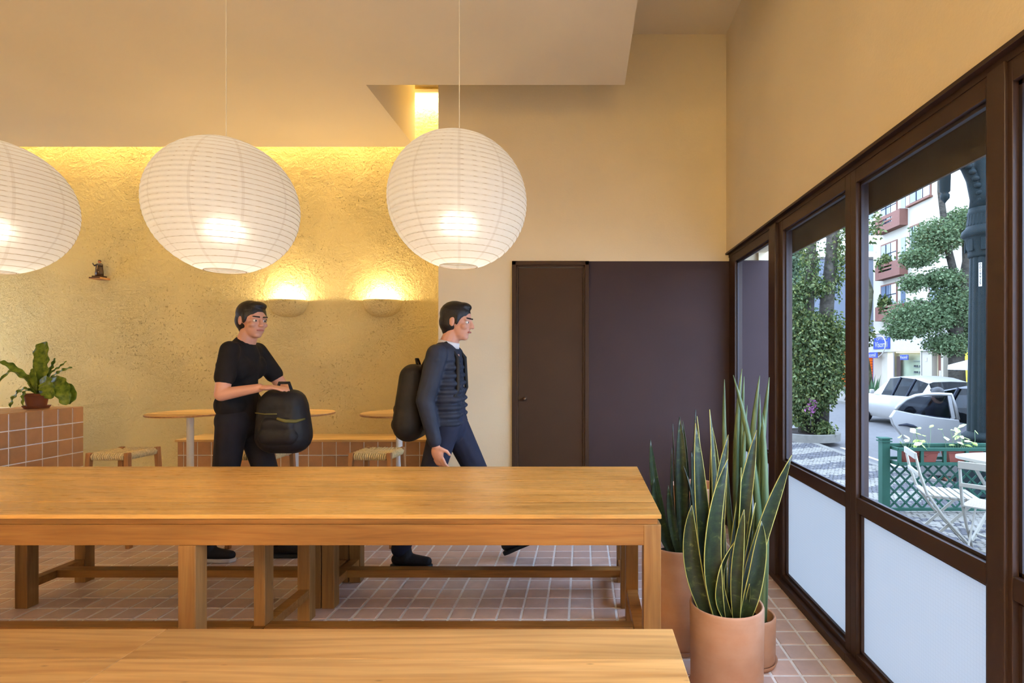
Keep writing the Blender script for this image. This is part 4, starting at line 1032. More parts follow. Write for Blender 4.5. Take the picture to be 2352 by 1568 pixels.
# the bag it carries
bag = thing('carried_bag', 'black rounded backpack with olive strap held in front by the left person', 'bag', (-1.885, 3.43, 0.905))
bb = MB()
limb(bb, [(-0.065, 0, 0.09), (-0.070, 0, -0.10)], [0.095, 0.105]); limb(bb, [(0.055, 0, 0.085), (0.065, 0, -0.095)], [0.092, 0.108])
limb(bb, [(-0.05, 0, 0.105), (0.05, 0, 0.105)], [0.095, 0.090]); limb(bb, [(-0.06, 0, -0.105), (0.06, 0, -0.10)], [0.105, 0.110]); ellipsoid(bb, (0, 0, 0), (0.155, 0.105, 0.18))
bo = fuse(bb, 'bag_body', 'black_nylon', bag, 0.008, 6)
pk = MB(); limb(pk, [(-0.06, -0.062, -0.09), (0.07, -0.062, -0.09)], [0.065, 0.065]); limb(pk, [(-0.05, -0.062, -0.02), (0.06, -0.062, -0.02)], [0.058, 0.058]); fuse(pk, 'front_pocket', 'black_nylon', bag, 0.008, 5)
MB().tube([(0.02, -0.118, 0.022), (0.07, -0.112, 0.006), (0.12, -0.088, 0.002), (0.150, -0.04, 0.012)], [0.008, 0.011, 0.011, 0.006], 8).build('strap', 'olive_strap', bag, smooth=True)
MB().tube([(-0.12, -0.102, 0.055), (-0.05, -0.124, 0.050), (0.02, -0.120, 0.050)], 0.004, 6).build('zip', 'olive_strap', bag, smooth=True)
MB().tube([(-0.045, 0.0, 0.188), (-0.03, 0.0, 0.235), (0.03, 0.0, 0.235), (0.045, 0.0, 0.188)], 0.010, 8).build('handle', 'black_nylon', bag, smooth=True)

# ---- person at right: dark quilted jacket, backpack, white collar
p2 = thing('person', 'person at right walking in dark navy quilted jacket with white collar', 'person', (0, 0, 0))
hc2 = (-0.785, 3.38, 1.518); yaw2 = -0.12
S_n, S_f = Vector((-0.865, 3.215, 1.315)), Vector((-0.845, 3.545, 1.315))
E_n, W_n = Vector((-0.925, 3.180, 1.045)), Vector((-0.862, 3.170, 0.790))
E_f, W_f = Vector((-0.84, 3.58, 1.05)), Vector((-0.79, 3.56, 0.80))
body = MB(); q2, R2 = head_shapes(body, hc2, yaw2, 0.10)
limb(body, [(-0.810, 3.38, 1.455), (-0.850, 3.38, 1.35)], [0.052, 0.060])
limb(body, [(-0.860, 3.38, 1.30), (-0.865, 3.38, 1.13), (-0.840, 3.39, 0.92)], [0.090, 0.095, 0.100])
limb(body, [S_n, E_n, W_n], [0.050, 0.040, 0.026]); limb(body, [S_f, E_f, W_f], [0.050, 0.040, 0.026])
hand_shapes(body, W_n, (0.22, 0.02, -0.97), (0.3, 1, 0.1), 1, 0.35); hand_shapes(body, W_f, (0.2, -0.02, -0.97), (0.3, -1, -0.1), -1, 0.35)
limb(body, [(-0.840, 3.30, 0.89), (-0.955, 3.33, 0.49), (-1.135, 3.36, 0.115)], [0.070, 0.048, 0.036])
limb(body, [(-0.830, 3.47, 0.89), (-0.655, 3.49, 0.51), (-0.515, 3.52, 0.125)], [0.070, 0.048, 0.036])
bd2 = fuse(body, 'body', 'skin', p2, 0.0055, 3)
face_parts(bd2, q2, R2); hair_part(bd2, q2, R2)
jk = MB()
for k in range(9):   # horizontally quilted rings
    z_ = 1.285 - 0.048 * k; xx = -0.862 + 0.0035 * k; rr = 0.098 + 0.010 * math.sin(PI * k / 8)
    for y_ in np.linspace(3.29, 3.47, 4): ellipsoid(jk, (xx, y_, z_), (rr, 0.085, 0.031), None, 18)
limb(jk, [(-0.850, 3.29, 1.315), (-0.850, 3.47, 1.315)], [0.078, 0.078]); limb(jk, [(-0.855, 3.31, 1.25), (-0.848, 3.45, 0.92)], [0.09, 0.10]); limb(jk, [(-0.855, 3.45, 1.25), (-0.848, 3.31, 0.92)], [0.09, 0.10])
for S_, E_, W_ in ((S_n, E_n, W_n), (S_f, E_f, W_f)):
    limb(jk, [S_, E_, W_.lerp(E_, 0.08)], [0.064, 0.054, 0.040])
    for k in range(5):
        c_ = S_.lerp(E_, 0.12 + 0.2 * k); ellipsoid(jk, c_, (0.066 - 0.003 * k, 0.066 - 0.003 * k, 0.026), None, 14)
    for k in range(4):
        c_ = E_.lerp(W_, 0.2 + 0.22 * k); ellipsoid(jk, c_, (0.052 - 0.003 * k,) * 2 + (0.026,), None, 14)
tag(fuse(jk, 'jacket', 'navy_cloth', bd2, 0.0075, 2), 'dark navy quilted jacket')
co = MB(); cl_ = [(0.064, 0.0), (0.069, 0.002), (0.066, 0.034), (0.060, 0.036), (0.058, 0.03)]
co.lathe(cl_, 28, Matrix.Translation((-0.842, 3.38, 1.365)) @ Matrix.Rotation(0.22, 4, 'Y'), closed=True); tag(co.build('collar', 'white_cloth', bd2, smooth=True), 'white shirt collar')
tr_ = MB()
limb(tr_, [(-0.845, 3.39, 0.95), (-0.840, 3.39, 0.87)], [0.110, 0.108]); limb(tr_, [(-0.84, 3.32, 0.90), (-0.84, 3.46, 0.90)], [0.102, 0.102])
limb(tr_, [(-0.840, 3.30, 0.88), (-0.955, 3.33, 0.49), (-1.128, 3.358, 0.125)], [0.092, 0.070, 0.058]); limb(tr_, [(-0.830, 3.47, 0.88), (-0.655, 3.49, 0.51), (-0.515, 3.518, 0.15)], [0.092, 0.070, 0.058])
fuse(tr_, 'trousers', 'navy_denim', bd2, 0.008, 5)
shoe(bd2, (-1.115, 3.36, 0.091), 0.0, 0.0, 'shoe_black', 'sole_dark', 'boot', 1.0, True); shoe(bd2, (-0.480, 3.52, 0.135), 0.0, -0.42, 'shoe_black', 'sole_dark', 'boot', 1.0, True)
bp = thing('backpack', 'black backpack worn by the person in the quilted jacket', 'bag', (-1.045, 3.385, 1.01))
bb = MB(); limb(bb, [(0.0, -0.07, 0.17), (-0.02, -0.08, -0.12)], [0.075, 0.095]); limb(bb, [(0.0, 0.07, 0.17), (-0.02, 0.08, -0.12)], [0.075, 0.095])
limb(bb, [(0.0, -0.06, 0.18), (0.0, 0.06, 0.18)], [0.07, 0.07]); limb(bb, [(-0.02, -0.07, -0.13), (-0.02, 0.07, -0.13)], [0.095, 0.095]); ellipsoid(bb, (-0.015, 0, 0.02), (0.09, 0.14, 0.20))
fuse(bb, 'bag_body', 'black_nylon_brown', bp, 0.008, 6)
pk = MB(); limb(pk, [(-0.075, -0.06, -0.12), (-0.075, 0.06, -0.12)], [0.055, 0.055]); limb(pk, [(-0.07, -0.05, -0.03), (-0.07, 0.05, -0.03)], [0.05, 0.05]); fuse(pk, 'back_pocket', 'black_nylon_brown', bp, 0.008, 5)
for s_ in (-1, 1):
    MB().tube([(0.055, s_ * 0.085, 0.20), (0.13, s_ * 0.095, 0.345), (0.215, s_ * 0.10, 0.375), (0.285, s_ * 0.10, 0.29), (0.292, s_ * 0.115, 0.10), (0.22, s_ * 0.15, -0.06), (0.05, s_ * 0.10, -0.15)], 0.013, 8).build('shoulder_strap', 'black_nylon_brown', bp, smooth=True)
MB().tube([(0.02, -0.03, 0.245), (0.01, -0.02, 0.28), (0.01, 0.02, 0.28), (0.02, 0.03, 0.245)], 0.007, 8).build('haul_loop', 'black_nylon_brown', bp, smooth=True)

# ================================================================== THE STREET OUTSIDE
def sstep(a, b, x):
    t_ = np.clip((np.asarray(x, float) - a) / (b - a), 0, 1); return t_ * t_ * (3 - 2 * t_)
def gz(Y): return float(-0.24 - 0.34 * sstep(3.2, 10.5, Y))
def gza(Y): return -0.24 - 0.34 * sstep(3.2, 10.5, Y)
KX, FKX, AX = 5.25, 11.6, 19.5      # near kerb, far kerb, far facade

def sheet(name, xs, ys, zoff, mat, thick=0.0, fx=None):
    b = MB(); nx, ny = len(xs), len(ys)
    b.v = [(x, y, gz(y) + zoff) for y in ys for x in xs]
    b.f = [(j * nx + i, j * nx + i + 1, (j + 1) * nx + i + 1, (j + 1) * nx + i) for j in range(ny - 1) for i in range(nx - 1)]; b.mi = [0] * len(b.f)
    o = b.build(name, mat, smooth=True); o['kind'] = 'structure'; return o
ys_ = list(np.linspace(-6, 12.4, 40))
pav = sheet('pavement', [1.25, 2.5, 4.0, KX], ys_, -0.012, 'pavement_bed')
sheet('road', [KX, 8, FKX], list(np.linspace(-6, 90, 60)), -0.11, 'asphalt')
sheet('road_side', [-20, -5, 1.25, KX], list(np.linspace(12.4, 90, 30)), -0.11, 'asphalt')
sheet('pavement_far', [FKX, 15, 60], list(np.linspace(-6, 120, 60)), 0.0, 'stone_white')
for nm, x0 in (('kerb', KX - 0.14), ('kerb', FKX)):
    b = MB(); y_ = list(np.linspace(-2, 12.2 if x0 < 6 else 60, 40))
    for a, c in zip(y_[:-1], y_[1:]):
        za, zc = gz(a), gz(c)
        b.add([(x0, a, za - .2), (x0 + .14, a, za - .2), (x0 + .14, a, za + .004), (x0, a, za + .004), (x0, c, zc - .2), (x0 + .14, c, zc - .2), (x0 + .14, c, zc + .004), (x0, c, zc + .004)],
              [(3, 2, 6, 7), (0, 3, 7, 4), (1, 5, 6, 2), (0, 1, 2, 3), (4, 7, 6, 5)])
    o = b.build(nm, 'kerb_stone'); o['kind'] = 'structure'
b = MB()
for a in np.arange(2, 12.2, 0.3): b.add([(KX + .5, a, gz(a) - .104), (KX + .58, a, gz(a) - .104), (KX + .58, a + .3, gz(a + .3) - .104), (KX + .5, a + .3, gz(a + .3) - .104)], [(0, 1, 2, 3)])
b.build('road_marking', 'road_paint', bpy.data.objects['road'])

# Portuguese mosaic: small split stones laid in dark and white waves
def stones():
    s_ = 0.062; out = {0: MB(), 1: MB()}
    for j, y in enumerate(np.arange(3.3, 12.3, s_)):
        for x in np.arange(1.9, KX - 0.16, s_):
            if x / y < 0.30 or x / y > 0.86: continue
            xx = x + (s_ / 2 if j % 2 else 0) + rnd.uniform(-.006, .006); yy = y + rnd.uniform(-.006, .006)
            wv_ = math.sin(2 * PI * (yy + 0.34 * math.sin(xx * 2.1) + 0.15 * xx) / 1.05)
            if yy < 5.4: wv_ = 1 if rnd.random() < 0.62 else -1
            k = 1 if wv_ > 0.0 else 0
            if rnd.random() < 0.04: k = 1 - k
            h = s_ / 2 - 0.0035; z = gz(yy) + rnd.uniform(-.002, .003); j_ = lambda: rnd.uniform(-.006, .003)
            c = [(xx - h - j_(), yy - h - j_(), z), (xx + h + j_(), yy - h - j_(), z), (xx + h + j_(), yy + h + j_(), z), (xx - h - j_(), yy + h + j_(), z)]
            o = out[k]; n0 = len(o.v); o.v += c + [(a, b_, z - .02) for a, b_, _ in c]
            o.f += [(n0, n0 + 1, n0 + 2, n0 + 3)] + [(n0 + i, n0 + 4 + i, n0 + 4 + (i + 1) % 4, n0 + (i + 1) % 4) for i in range(4)]; o.mi += [0] * 5
    return out
st_ = stones()
for k, nm, mt in ((1, 'white_paving_stones', 'stone_white'), (0, 'dark_paving_stones', 'stone_dark')):
    o = st_[k].build(nm, mt, pav); o['kind'] = 'stuff'

# ---- green fence with planter tray
FY = 5.79; fz = gz(FY)
fe = thing('lattice_fence', 'green wooden lattice fence with planter tray outside the window', 'fence', (3.20, FY, fz))
MB().box(-0.042, 0.042, -0.042, 0.042, 0, 0.79).build('post', 'park_green', fe, bevel=0.004)
for z_ in (0.755, 0.785): MB().box(-0.056, 0.056, -0.056, 0.056, z_, z_ + 0.012).build('post_cap', 'park_green', fe)
Lf = 1.75
for z_ in (0.0, 0.545, 0.685): MB().box(0.042, Lf, -0.02, 0.02, z_ + .02, z_ + .05).build('rail', 'park_green', fe, bevel=0.003)
for y0, z_ in ((-0.16, 0.53), (-0.16, 0.68), (0.0, 0.68)): MB().box(0.06, Lf, y0 - 0.015, y0 + 0.015, z_, z_ + 0.032).build('tray_rail', 'park_green', fe, bevel=0.002)
for x_ in (0.07, 0.30, 0.535, 0.765, 1.0, 1.23, 1.46): MB().box(x_ - .016, x_ + .016, -0.172, -0.146, 0.55, 0.69).build('tray_upright', 'park_green', fe, bevel=0.002)
for z_ in (0.53, 0.68): MB().box(0.05, 0.08, -0.16, 0.0, z_, z_ + .03).build('tray_end', 'park_green', fe)
MB().box(0.06, Lf, -0.15, 0.0, 0.535, 0.547).build('tray_floor', 'park_green', fe)
hL = 0.50; sp = 0.118
for sgn in (1, -1):
    k = -6
    while k < 22:
        x0 = 0.05 + k * sp; pts = []
        # clip the 45 degree lath to the lattice panel
        za, zb_ = 0.045, 0.045 + hL; xa, xb = x0, x0 + sgn * hL
        lo_x, hi_x = 0.045, Lf - 0.01
        def clip(xa, za, xb, zb_):
            t0, t1 = 0.0, 1.0; dx = xb - xa
            for lim, s2 in ((lo_x, 1), (hi_x, -1)):
                pa = (xa - lim) * s2; pb = (xb - lim) * s2
                if pa < 0 and pb < 0: return None
                if pa < 0: t0 = max(t0, pa / (pa - pb))
                elif pb < 0: t1 = min(t1, pa / (pa - pb))
            if t1 - t0 < 0.06: return None
            return (xa + dx * t0, za + (zb_ - za) * t0, xa + dx * t1, za + (zb_ - za) * t1)
        r_ = clip(xa, za, xb, zb_)
        if r_: MB().bar((r_[0], 0.004 * sgn, r_[1]), (r_[2], 0.004 * sgn, r_[3]), 0.008, 0.020, (0, 1, 0) if False else (0.7, 0, 0.7 * -sgn)).build('lath', 'park_green', fe)
        k += 1
# planters standing in the tray
def planter(x, label):
    p = thing('planter_box', label, 'planter', (3.20 + x, FY - 0.078, fz + 0.548), group='planter boxes in the fence tray')
    w0, w1, d0, d1, h = 0.150, 0.178, 0.05, 0.066, 0.128
    vs = [(-w0, -d0, 0), (w0, -d0, 0), (w0, d0, 0), (-w0, d0, 0), (-w1, -d1, h), (w1, -d1, h), (w1, d1, h), (-w1, d1, h), (-w1 + .01, -d1 + .01, h), (w1 - .01, -d1 + .01, h), (w1 - .01, d1 - .01, h), (-w1 + .01, d1 - .01, h), (-w1 + .012, -d1 + .012, h - .03), (w1 - .012, -d1 + .012, h - .03), (w1 - .012, d1 - .012, h - .03), (-w1 + .012, d1 - .012, h - .03)]
    fs = [(3, 2, 1, 0), (12, 13, 14, 15)] + [(a + i, a + (i + 1) % 4, a + 4 + (i + 1) % 4, a + 4 + i) for a in (0, 4, 8) for i in range(4)]
    MB().add(vs, fs).build('box', 'planter_pink', p)
    MB().box(-w1 - .006, w1 + .006, -d1 - .006, -d1 + .006, h - .02, h + .004).build('rim', 'planter_pink', p, bevel=0.003)
    MB().tube([(-.10, -d1 + .004, h - .03), (-.05, -d1 - .001, h - .055), (0, -d1 - .002, h - .035), (.05, -d1 - .001, h - .055), (.10, -d1 + .004, h - .03)], 0.003, 6).build('garland', 'planter_pink', p)
    for k in range(14):
        bx_, by_ = rnd.uniform(-.14, .14), rnd.uniform(-.03, .03); tz = rnd.uniform(.17, .36); tx, ty = bx_ + rnd.uniform(-.07, .07), by_ + rnd.uniform(-.05, .05)
        MB().tube([(bx_, by_, h - .03), ((bx_ + tx) / 2 + .01, (by_ + ty) / 2, tz * 0.7), (tx, ty, tz)], 0.0022, 5).build('stem', 'cylinder_leaf', p)
        for _ in range(1 if k % 3 else 2):
            a = rnd.uniform(0, 6.28); R = Euler((rnd.uniform(-.8, .8), rnd.uniform(-.8, .8), a)).to_matrix().to_4x4(); s_ = rnd.uniform(.034, .056)
            T = Matrix.Translation((tx, ty, tz)) @ R @ Matrix.Scale(s_, 4)
            MB().add([(0, 0, 0), (0.5, -0.55, 0.12), (1.1, -0.5, 0.0), (1.7, 0, -0.1), (1.1, 0.5, 0.0), (0.5, 0.55, 0.12), (0.9, 0, -0.1)], [(0, 1, 6), (1, 2, 6), (2, 3, 6), (3, 4, 6), (4, 5, 6), (5, 0, 6)], T).build('leaf', 'variegated_leaf', p)
planter(0.31, 'terracotta-pink planter box with cream leaves nearest the fence post')
planter(0.765, 'terracotta-pink planter box with cream leaves, second in the tray')

# ---- white folding chairs and table
def folding_chair(root):
    for s_ in (-1, 1):
        y_ = s_ * 0.175
        MB().tube([(-0.235, y_, 0.79), (-0.205, y_, 0.64), (-0.155, y_, 0.48), (-0.04, y_, 0.30), (0.215, y_, 0.0)], [0.009, 0.011, 0.012, 0.011, 0.011], 8).build('back_leg', 'chair_white', root, smooth=True)
        y2 = s_ * 0.155
        MB().bar((0.185, y2, 0.435), (-0.215, y2, 0.0), 0.009, 0.022, (1, 0, 1)).build('front_leg', 'chair_white', root)
        MB().bar((-0.155, y2, 0.452), (0.205, y2, 0.440), 0.010, 0.022).build('seat_rail', 'chair_white', root)
    for k in range(7):
        x_ = -0.140 + 0.056 * k
        MB().box(x_ - .019, x_ + .019, -0.185, 0.185, 0.459 - .002 * k, 0.469 - .002 * k).build('seat_slat', 'chair_white', root)
    MB().box(-0.244, -0.226, -0.185, 0.185, 0.748, 0.800).build('back_board', 'chair_white', root, bevel=0.004)
    MB().box(-0.218, -0.202, -0.180, 0.180, 0.612, 0.642).build('back_board', 'chair_white', root, bevel=0.004)
    MB().tube([(-0.175, -0.155, 0.045), (-0.175, 0.155, 0.045)], 0.006, 6).build('foot_bar', 'chair_white', root)
    MB().tube([(0.16, -0.175, 0.065), (0.16, 0.175, 0.065)], 0.006, 6).build('foot_bar', 'chair_white', root)
fc = thing('folding_chair', 'white slatted folding chair in front of the green fence', 'chair', (2.97, 4.50, gz(4.5)), -0.33, group='white folding chairs outside')
folding_chair(fc)
for (x, y, rz, lab) in ((3.02, 3.98, 0.75, 'white folding chair pulled up to the white table, cut by the window post'), (3.06, 3.44, 1.2, 'white folding chair at the right picture edge')):
    c_ = copy_tree(fc); c_.location = (x, y, gz(y)); c_.rotation_euler = (0, 0, rz); c_['label'] = lab
def street_table(x, y, lab):
    t_ = thing('street_table', lab, 'table', (x, y, gz(y)), 0.2, group='white tables outside')
    poly = [(0.36 * math.copysign(abs(math.cos(a)) ** 0.35, math.cos(a)), 0.36 * math.copysign(abs(math.sin(a)) ** 0.35, math.sin(a))) for a in np.linspace(0, 2 * PI, 41)[:-1]]
    MB().prism(poly, 0.70, 0.728, 'XY').build('table_top', 'chair_white', t_, bevel=0.004)
    for s_ in (-1, 1):
        MB().bar((-0.24, s_ * 0.25, 0.70), (0.24, s_ * 0.25, 0.0), 0.02, 0.02).build('leg', 'chair_white', t_); MB().bar((0.24, s_ * 0.23, 0.70), (-0.24, s_ * 0.23, 0.0), 0.02, 0.02).build('leg', 'chair_white', t_)
    MB().tube([(-0.2, -.24, 0.06), (-0.2, .24, 0.06)], 0.008, 6).build('foot_bar', 'chair_white', t_)
street_table(3.62, 4.50, 'white square table beyond the folding chairs')

# ---- ornate lamp post
LX, LY = 4.775, 6.5; lz = gz(LY)
lp = thing('lamp_post', 'ornate dark green cast iron street lamp post with scrolled arms', 'lamp post', (LX, LY, lz))
n = 20
def fluted(z0, z1, r0, r1, k=10, depth=0.06):
    b = MB(); nn = k * 6; rows = 6; vs = []
    for i in range(rows + 1):
        u = i / rows; r_ = r0 + (r1 - r0) * u
        for q in range(nn):
            a = 2 * PI * q / nn; rr = r_ * (1 - depth * (0.5 + 0.5 * math.cos(a * k)) ** 3); vs.append((rr * math.cos(a), rr * math.sin(a), z0 + (z1 - z0) * u))
    b.add(vs, [(i * nn + q, i * nn + (q + 1) % nn, (i + 1) * nn + (q + 1) % nn, (i + 1) * nn + q) for i in range(rows) for q in range(nn)]); return b
MB().lathe([(0, 0), (0.34, 0), (0.34, 0.10), (0.27, 0.16), (0.25, 0.46), (0.22, 0.52), (0.0, 0.52)], 8).build('pedestal', 'iron_green', lp, auto=True)
Zr = H - (1000 - VY) * LY / F - lz
b = fluted(0.52, Zr - 0.05, 0.215, 0.205, 24, 0.10); b.build('fluted_drum', 'iron_green', lp, smooth=True)
MB().lathe([(0.0, Zr - .06), (0.205, Zr - .06), (0.225, Zr - .03), (0.225, Zr), (0.19, Zr + .03), (0.165, Zr + .05), (0.0, Zr + .05)], 40).build('base_ring', 'iron_green', lp, smooth=True)
Zc = H - (590 - VY) * LY / F - lz
fluted(Zr + .04, Zc, 0.164, 0.136, 12, 0.10).build('shaft', 'iron_green', lp, smooth=True)
def zz(y): return H - (y - VY) * LY / F - lz
MB().lathe([(0.136, zz(592)), (0.158, zz(588)), (0.150, zz(582)), (0.175, zz(570)), (0.182, zz(548)), (0.198, zz(545)), (0.225, zz(540)), (0.215, zz(530)), (0.176, zz(522)), (0.165, zz(518)), (0.168, zz(512)), (0.155, zz(495)), (0.162, zz(492)), (0.158, zz(486)), (0.146, zz(482)), (0.148, zz(478)), (0.0, zz(478))], 48).build('capital', 'iron_green', lp, smooth=True)
b = fluted(zz(518), zz(494), 0.172, 0.158, 26, 0.10); b.build('fluted_neck', 'iron_green', lp, smooth=True)
for k in range(8):
    a = 2 * PI * k / 8 + 0.2; MB().box(-0.03, 0.03, 0.165, 0.185, zz(578), zz(550), Matrix.Rotation(a, 4, 'Z')).build('relief_panel', 'iron_green', lp, bevel=0.006)
MB().lathe([(0.140, zz(478)), (0.128, zz(440)), (0.115, zz(400)), (0.11, zz(340)), (0.10, zz(250)), (0.0, zz(250))], 24).build('neck', 'iron_green', lp, smooth=True)
for s_ in (-1, 1):
    def ap(dx, y): return (s_ * dx * LY / F, 0, zz(y))
    pts = [ap(10, 476), ap(16, 445), ap(24, 412), ap(38, 384), ap(58, 362), ap(82, 352), ap(90, 338)]
    MB().tube(pts, [0.075, 0.075, 0.07, 0.065, 0.06, 0.05, 0.06], 12).build('scroll_arm', 'iron_green', lp, smooth=True)
    for i, (dx, y) in enumerate(((14, 462), (18, 446), (22, 430), (27, 414), (34, 399), (43, 386), (54, 376))):
        bb_ = MB(); ellipsoid(bb_, (s_ * dx * LY / F, -0.07, zz(y)), (0.045, 0.03, 0.035)); bb_.build('leaf_relief', 'iron_green', lp, smooth=True)
    hx = 88 * LY / F
    MB().lathe([(0.0, zz(468)), (0.02, zz(462)), (0.048, zz(456)), (0.050, zz(448)), (0.035, zz(444)), (0.055, zz(440)), (0.062, zz(390)), (0.085, zz(386)), (0.09, zz(366)), (0.10, zz(362)), (0.085, zz(340)), (0.10, zz(310)), (0.0, zz(300))], 24, Matrix.Translation((s_ * hx, 0, 0))).build('pendant_finial', 'iron_green', lp, smooth=True)
# number plate strip on the shaft
sa = MB().box(-0.0165, 0.0165, -0.002, 0.002, zz(660), zz(606)); ang = math.radians(-47)
tm_ = Matrix.Rotation(ang, 4, 'Z') @ Matrix.Translation((0, -0.148, 0))
sa.v = [tuple(tm_ @ Vector(p)) for p in sa.v]
tag(sa.build('number_sticker', 'sign_white', lp), 'white vertical sticker with black digits')
for k, ch in enumerate('0019925'):
    me = text_mesh(ch, 0.042, 0.0005, 'eye_dark'); o = link('digit', me, bpy.data.objects['number_sticker'])
    o.matrix_local = tm_ @ Matrix.Translation((0, -0.003, zz(610.5) - (zz(606) - zz(660)) / 7.6 * k)) @ Matrix.Rotation(PI / 2, 4, 'X')

# ---- cars
def car(name, label, paint, loc, rotz, opened=False):
    """hatchback; local +Y is the front, X sideways, origin on the ground"""
    r = thing(name, label, 'car', loc, rotz)
    S = [ # y, halfwidth, z_bottom, z_belt, z_top, half top
        (-2.02, 0.62, 0.42, 0.80, 0.84, 0.58), (-1.94, 0.80, 0.26, 0.92, 1.02, 0.66), (-1.62, 0.86, 0.22, 0.96, 1.36, 0.58), (-1.05, 0.87, 0.21, 0.95, 1.46, 0.58), (-0.35, 0.87, 0.21, 0.93, 1.49, 0.58),
        (0.25, 0.87, 0.21, 0.92, 1.44, 0.57), (0.95, 0.87, 0.21, 0.91, 0.97, 0.66), (1.55, 0.84, 0.24, 0.82, 0.86, 0.62), (1.95, 0.72, 0.30, 0.66, 0.70, 0.52), (2.06, 0.50, 0.40, 0.56, 0.58, 0.38)]
    ring = []
    for y, hw, zb_, zt, zr, ht in S:
        ring.append([(-hw * .9, y, zb_), (-hw, y, zb_ + .14), (-hw * 1.01, y, (zb_ + zt) / 2 + .05), (-hw * .97, y, zt), (-ht, y, zr - .03 if zr - zt > .1 else zr), (-ht * .8, y, zr + .01), (0, y, zr + .025),
                     (ht * .8, y, zr + .01), (ht, y, zr - .03 if zr - zt > .1 else zr), (hw * .97, y, zt), (hw * 1.01, y, (zb_ + zt) / 2 + .05), (hw, y, zb_ + .14), (hw * .9, y, zb_)])
    m = 13; b = MB(); b.v = [p for q in ring for p in q]
    skip = set()
    for i in range(len(S) - 1):
        for k in range(m - 1):
            glass_ = (k in (3, 8) and i in (2, 3, 4)) or (k in (4, 5, 6, 7) and i in (1, 5))
            if opened and k in (1, 2, 3) and i == 3: continue
            if glass_: continue
            b.f.append((i * m + k, i * m + k + 1, (i + 1) * m + k + 1, (i + 1) * m + k)); b.mi.append(0)
        b.f.append((i * m + m - 1, i * m, (i + 1) * m, (i + 1) * m + m - 1)); b.mi.append(0)
    b.f += [tuple(range(m)), tuple(range((len(S) - 1) * m, len(S) * m))]; b.mi += [0, 0]
    bo = b.build('car_body', paint, r, auto=True)
    def pane(nm, i, ks, inset=0.05):
        g = MB()
        for k in ks:
            q = [Vector(ring[i][k]), Vector(ring[i][k + 1]), Vector(ring[i + 1][k + 1]), Vector(ring[i + 1][k])]
            g.add(q, [(0, 1, 2, 3)])
        g.build(nm, 'car_glass', r)
    for i in (2, 3, 4):
        for k in (3, 8):
            if opened and i == 3 and k == 3: continue
            pane('side_window', i, (k,))
    pane('windscreen', 5, (4, 5, 6, 7)); pane('rear_window', 1, (4, 5, 6, 7))
    for s_ in (-1, 1):
        for i in (3, 4):   # door pillars
            p = [Vector(ring[i][3 if s_ < 0 else 9]), Vector(ring[i][4 if s_ < 0 else 8])]
            MB().bar(p[0], p[1], 0.06, 0.03, (0, 1, 0)).build('door_pillar', 'car_dark', r)
        for y in (-1.28, 1.28):
            T = Matrix.Translation((s_ * 0.80, y, 0.31)) @ Matrix.Rotation(PI / 2, 4, 'Y')
            w_ = MB().lathe([(0.20, -0.09), (0.28, -0.10), (0.31, -0.07), (0.31, 0.07), (0.28, 0.10), (0.20, 0.09)], 28, T, closed=True).build('wheel', 'tyre', r, auto=True)
            MB().lathe([(0.0, 0.02 * s_), (0.05, 0.05 * s_), (0.19, 0.07 * s_), (0.21, 0.085 * s_), (0.21, -0.02 * s_), (0, -0.02 * s_)], 20, T).build('hubcap', 'steel', w_, auto=True)
            T2 = Matrix.Translation((s_ * 0.86, y, 0.33)) @ Matrix.Rotation(PI / 2, 4, 'Y')
            MB().lathe([(0.30, -0.02), (0.36, -0.02), (0.36, 0.02), (0.30, 0.02)], 28, T2, closed=True).build('wheel_arch', 'car_dark', r)
        MB().box(s_ * 0.90 - .06, s_ * 0.90 + .06, 0.62, 0.74, 0.93, 1.06).build('wing_mirror', paint, r, bevel=0.03)
        e = MB(); ellipsoid(e, (s_ * 0.62, 1.86, 0.62), (0.13, 0.10, 0.08)); e.build('headlamp', 'eye_white', r, smooth=True)
        e = MB(); ellipsoid(e, (s_ * 0.70, -1.93, 0.80), (0.10, 0.05, 0.12)); e.build('tail_lamp', 'orange_dark', r, smooth=True)
    for z_ in (0.42, 0.50): MB().box(-0.35, 0.35, 2.0, 2.075, z_, z_ + .03).build('grille_bar', 'car_dark', r)
    for x_ in (-0.35, 0.35):   # seats seen through the glass
        MB().box(x_ - .24, x_ + .24, -0.12, 0.02, 0.5, 1.18).build('seat_back', 'car_dark', r, bevel=0.05)
        MB().box(x_ - .24, x_ + .24, -0.05, 0.45, 0.42, 0.56).build('seat_base', 'car_dark', r, bevel=0.05)
    return r
cz = gz(8.0) - 0.11
pc_ = car('parked_car', 'grey car parked at the kerb with its rear door open, behind the lamp post', 'car_grey', (6.52, 7.55, cz), PI, False)
DY = 7.98
def dp(x, y): p = P(x, y, DY); return (p.x - 6.52, p.z - cz)
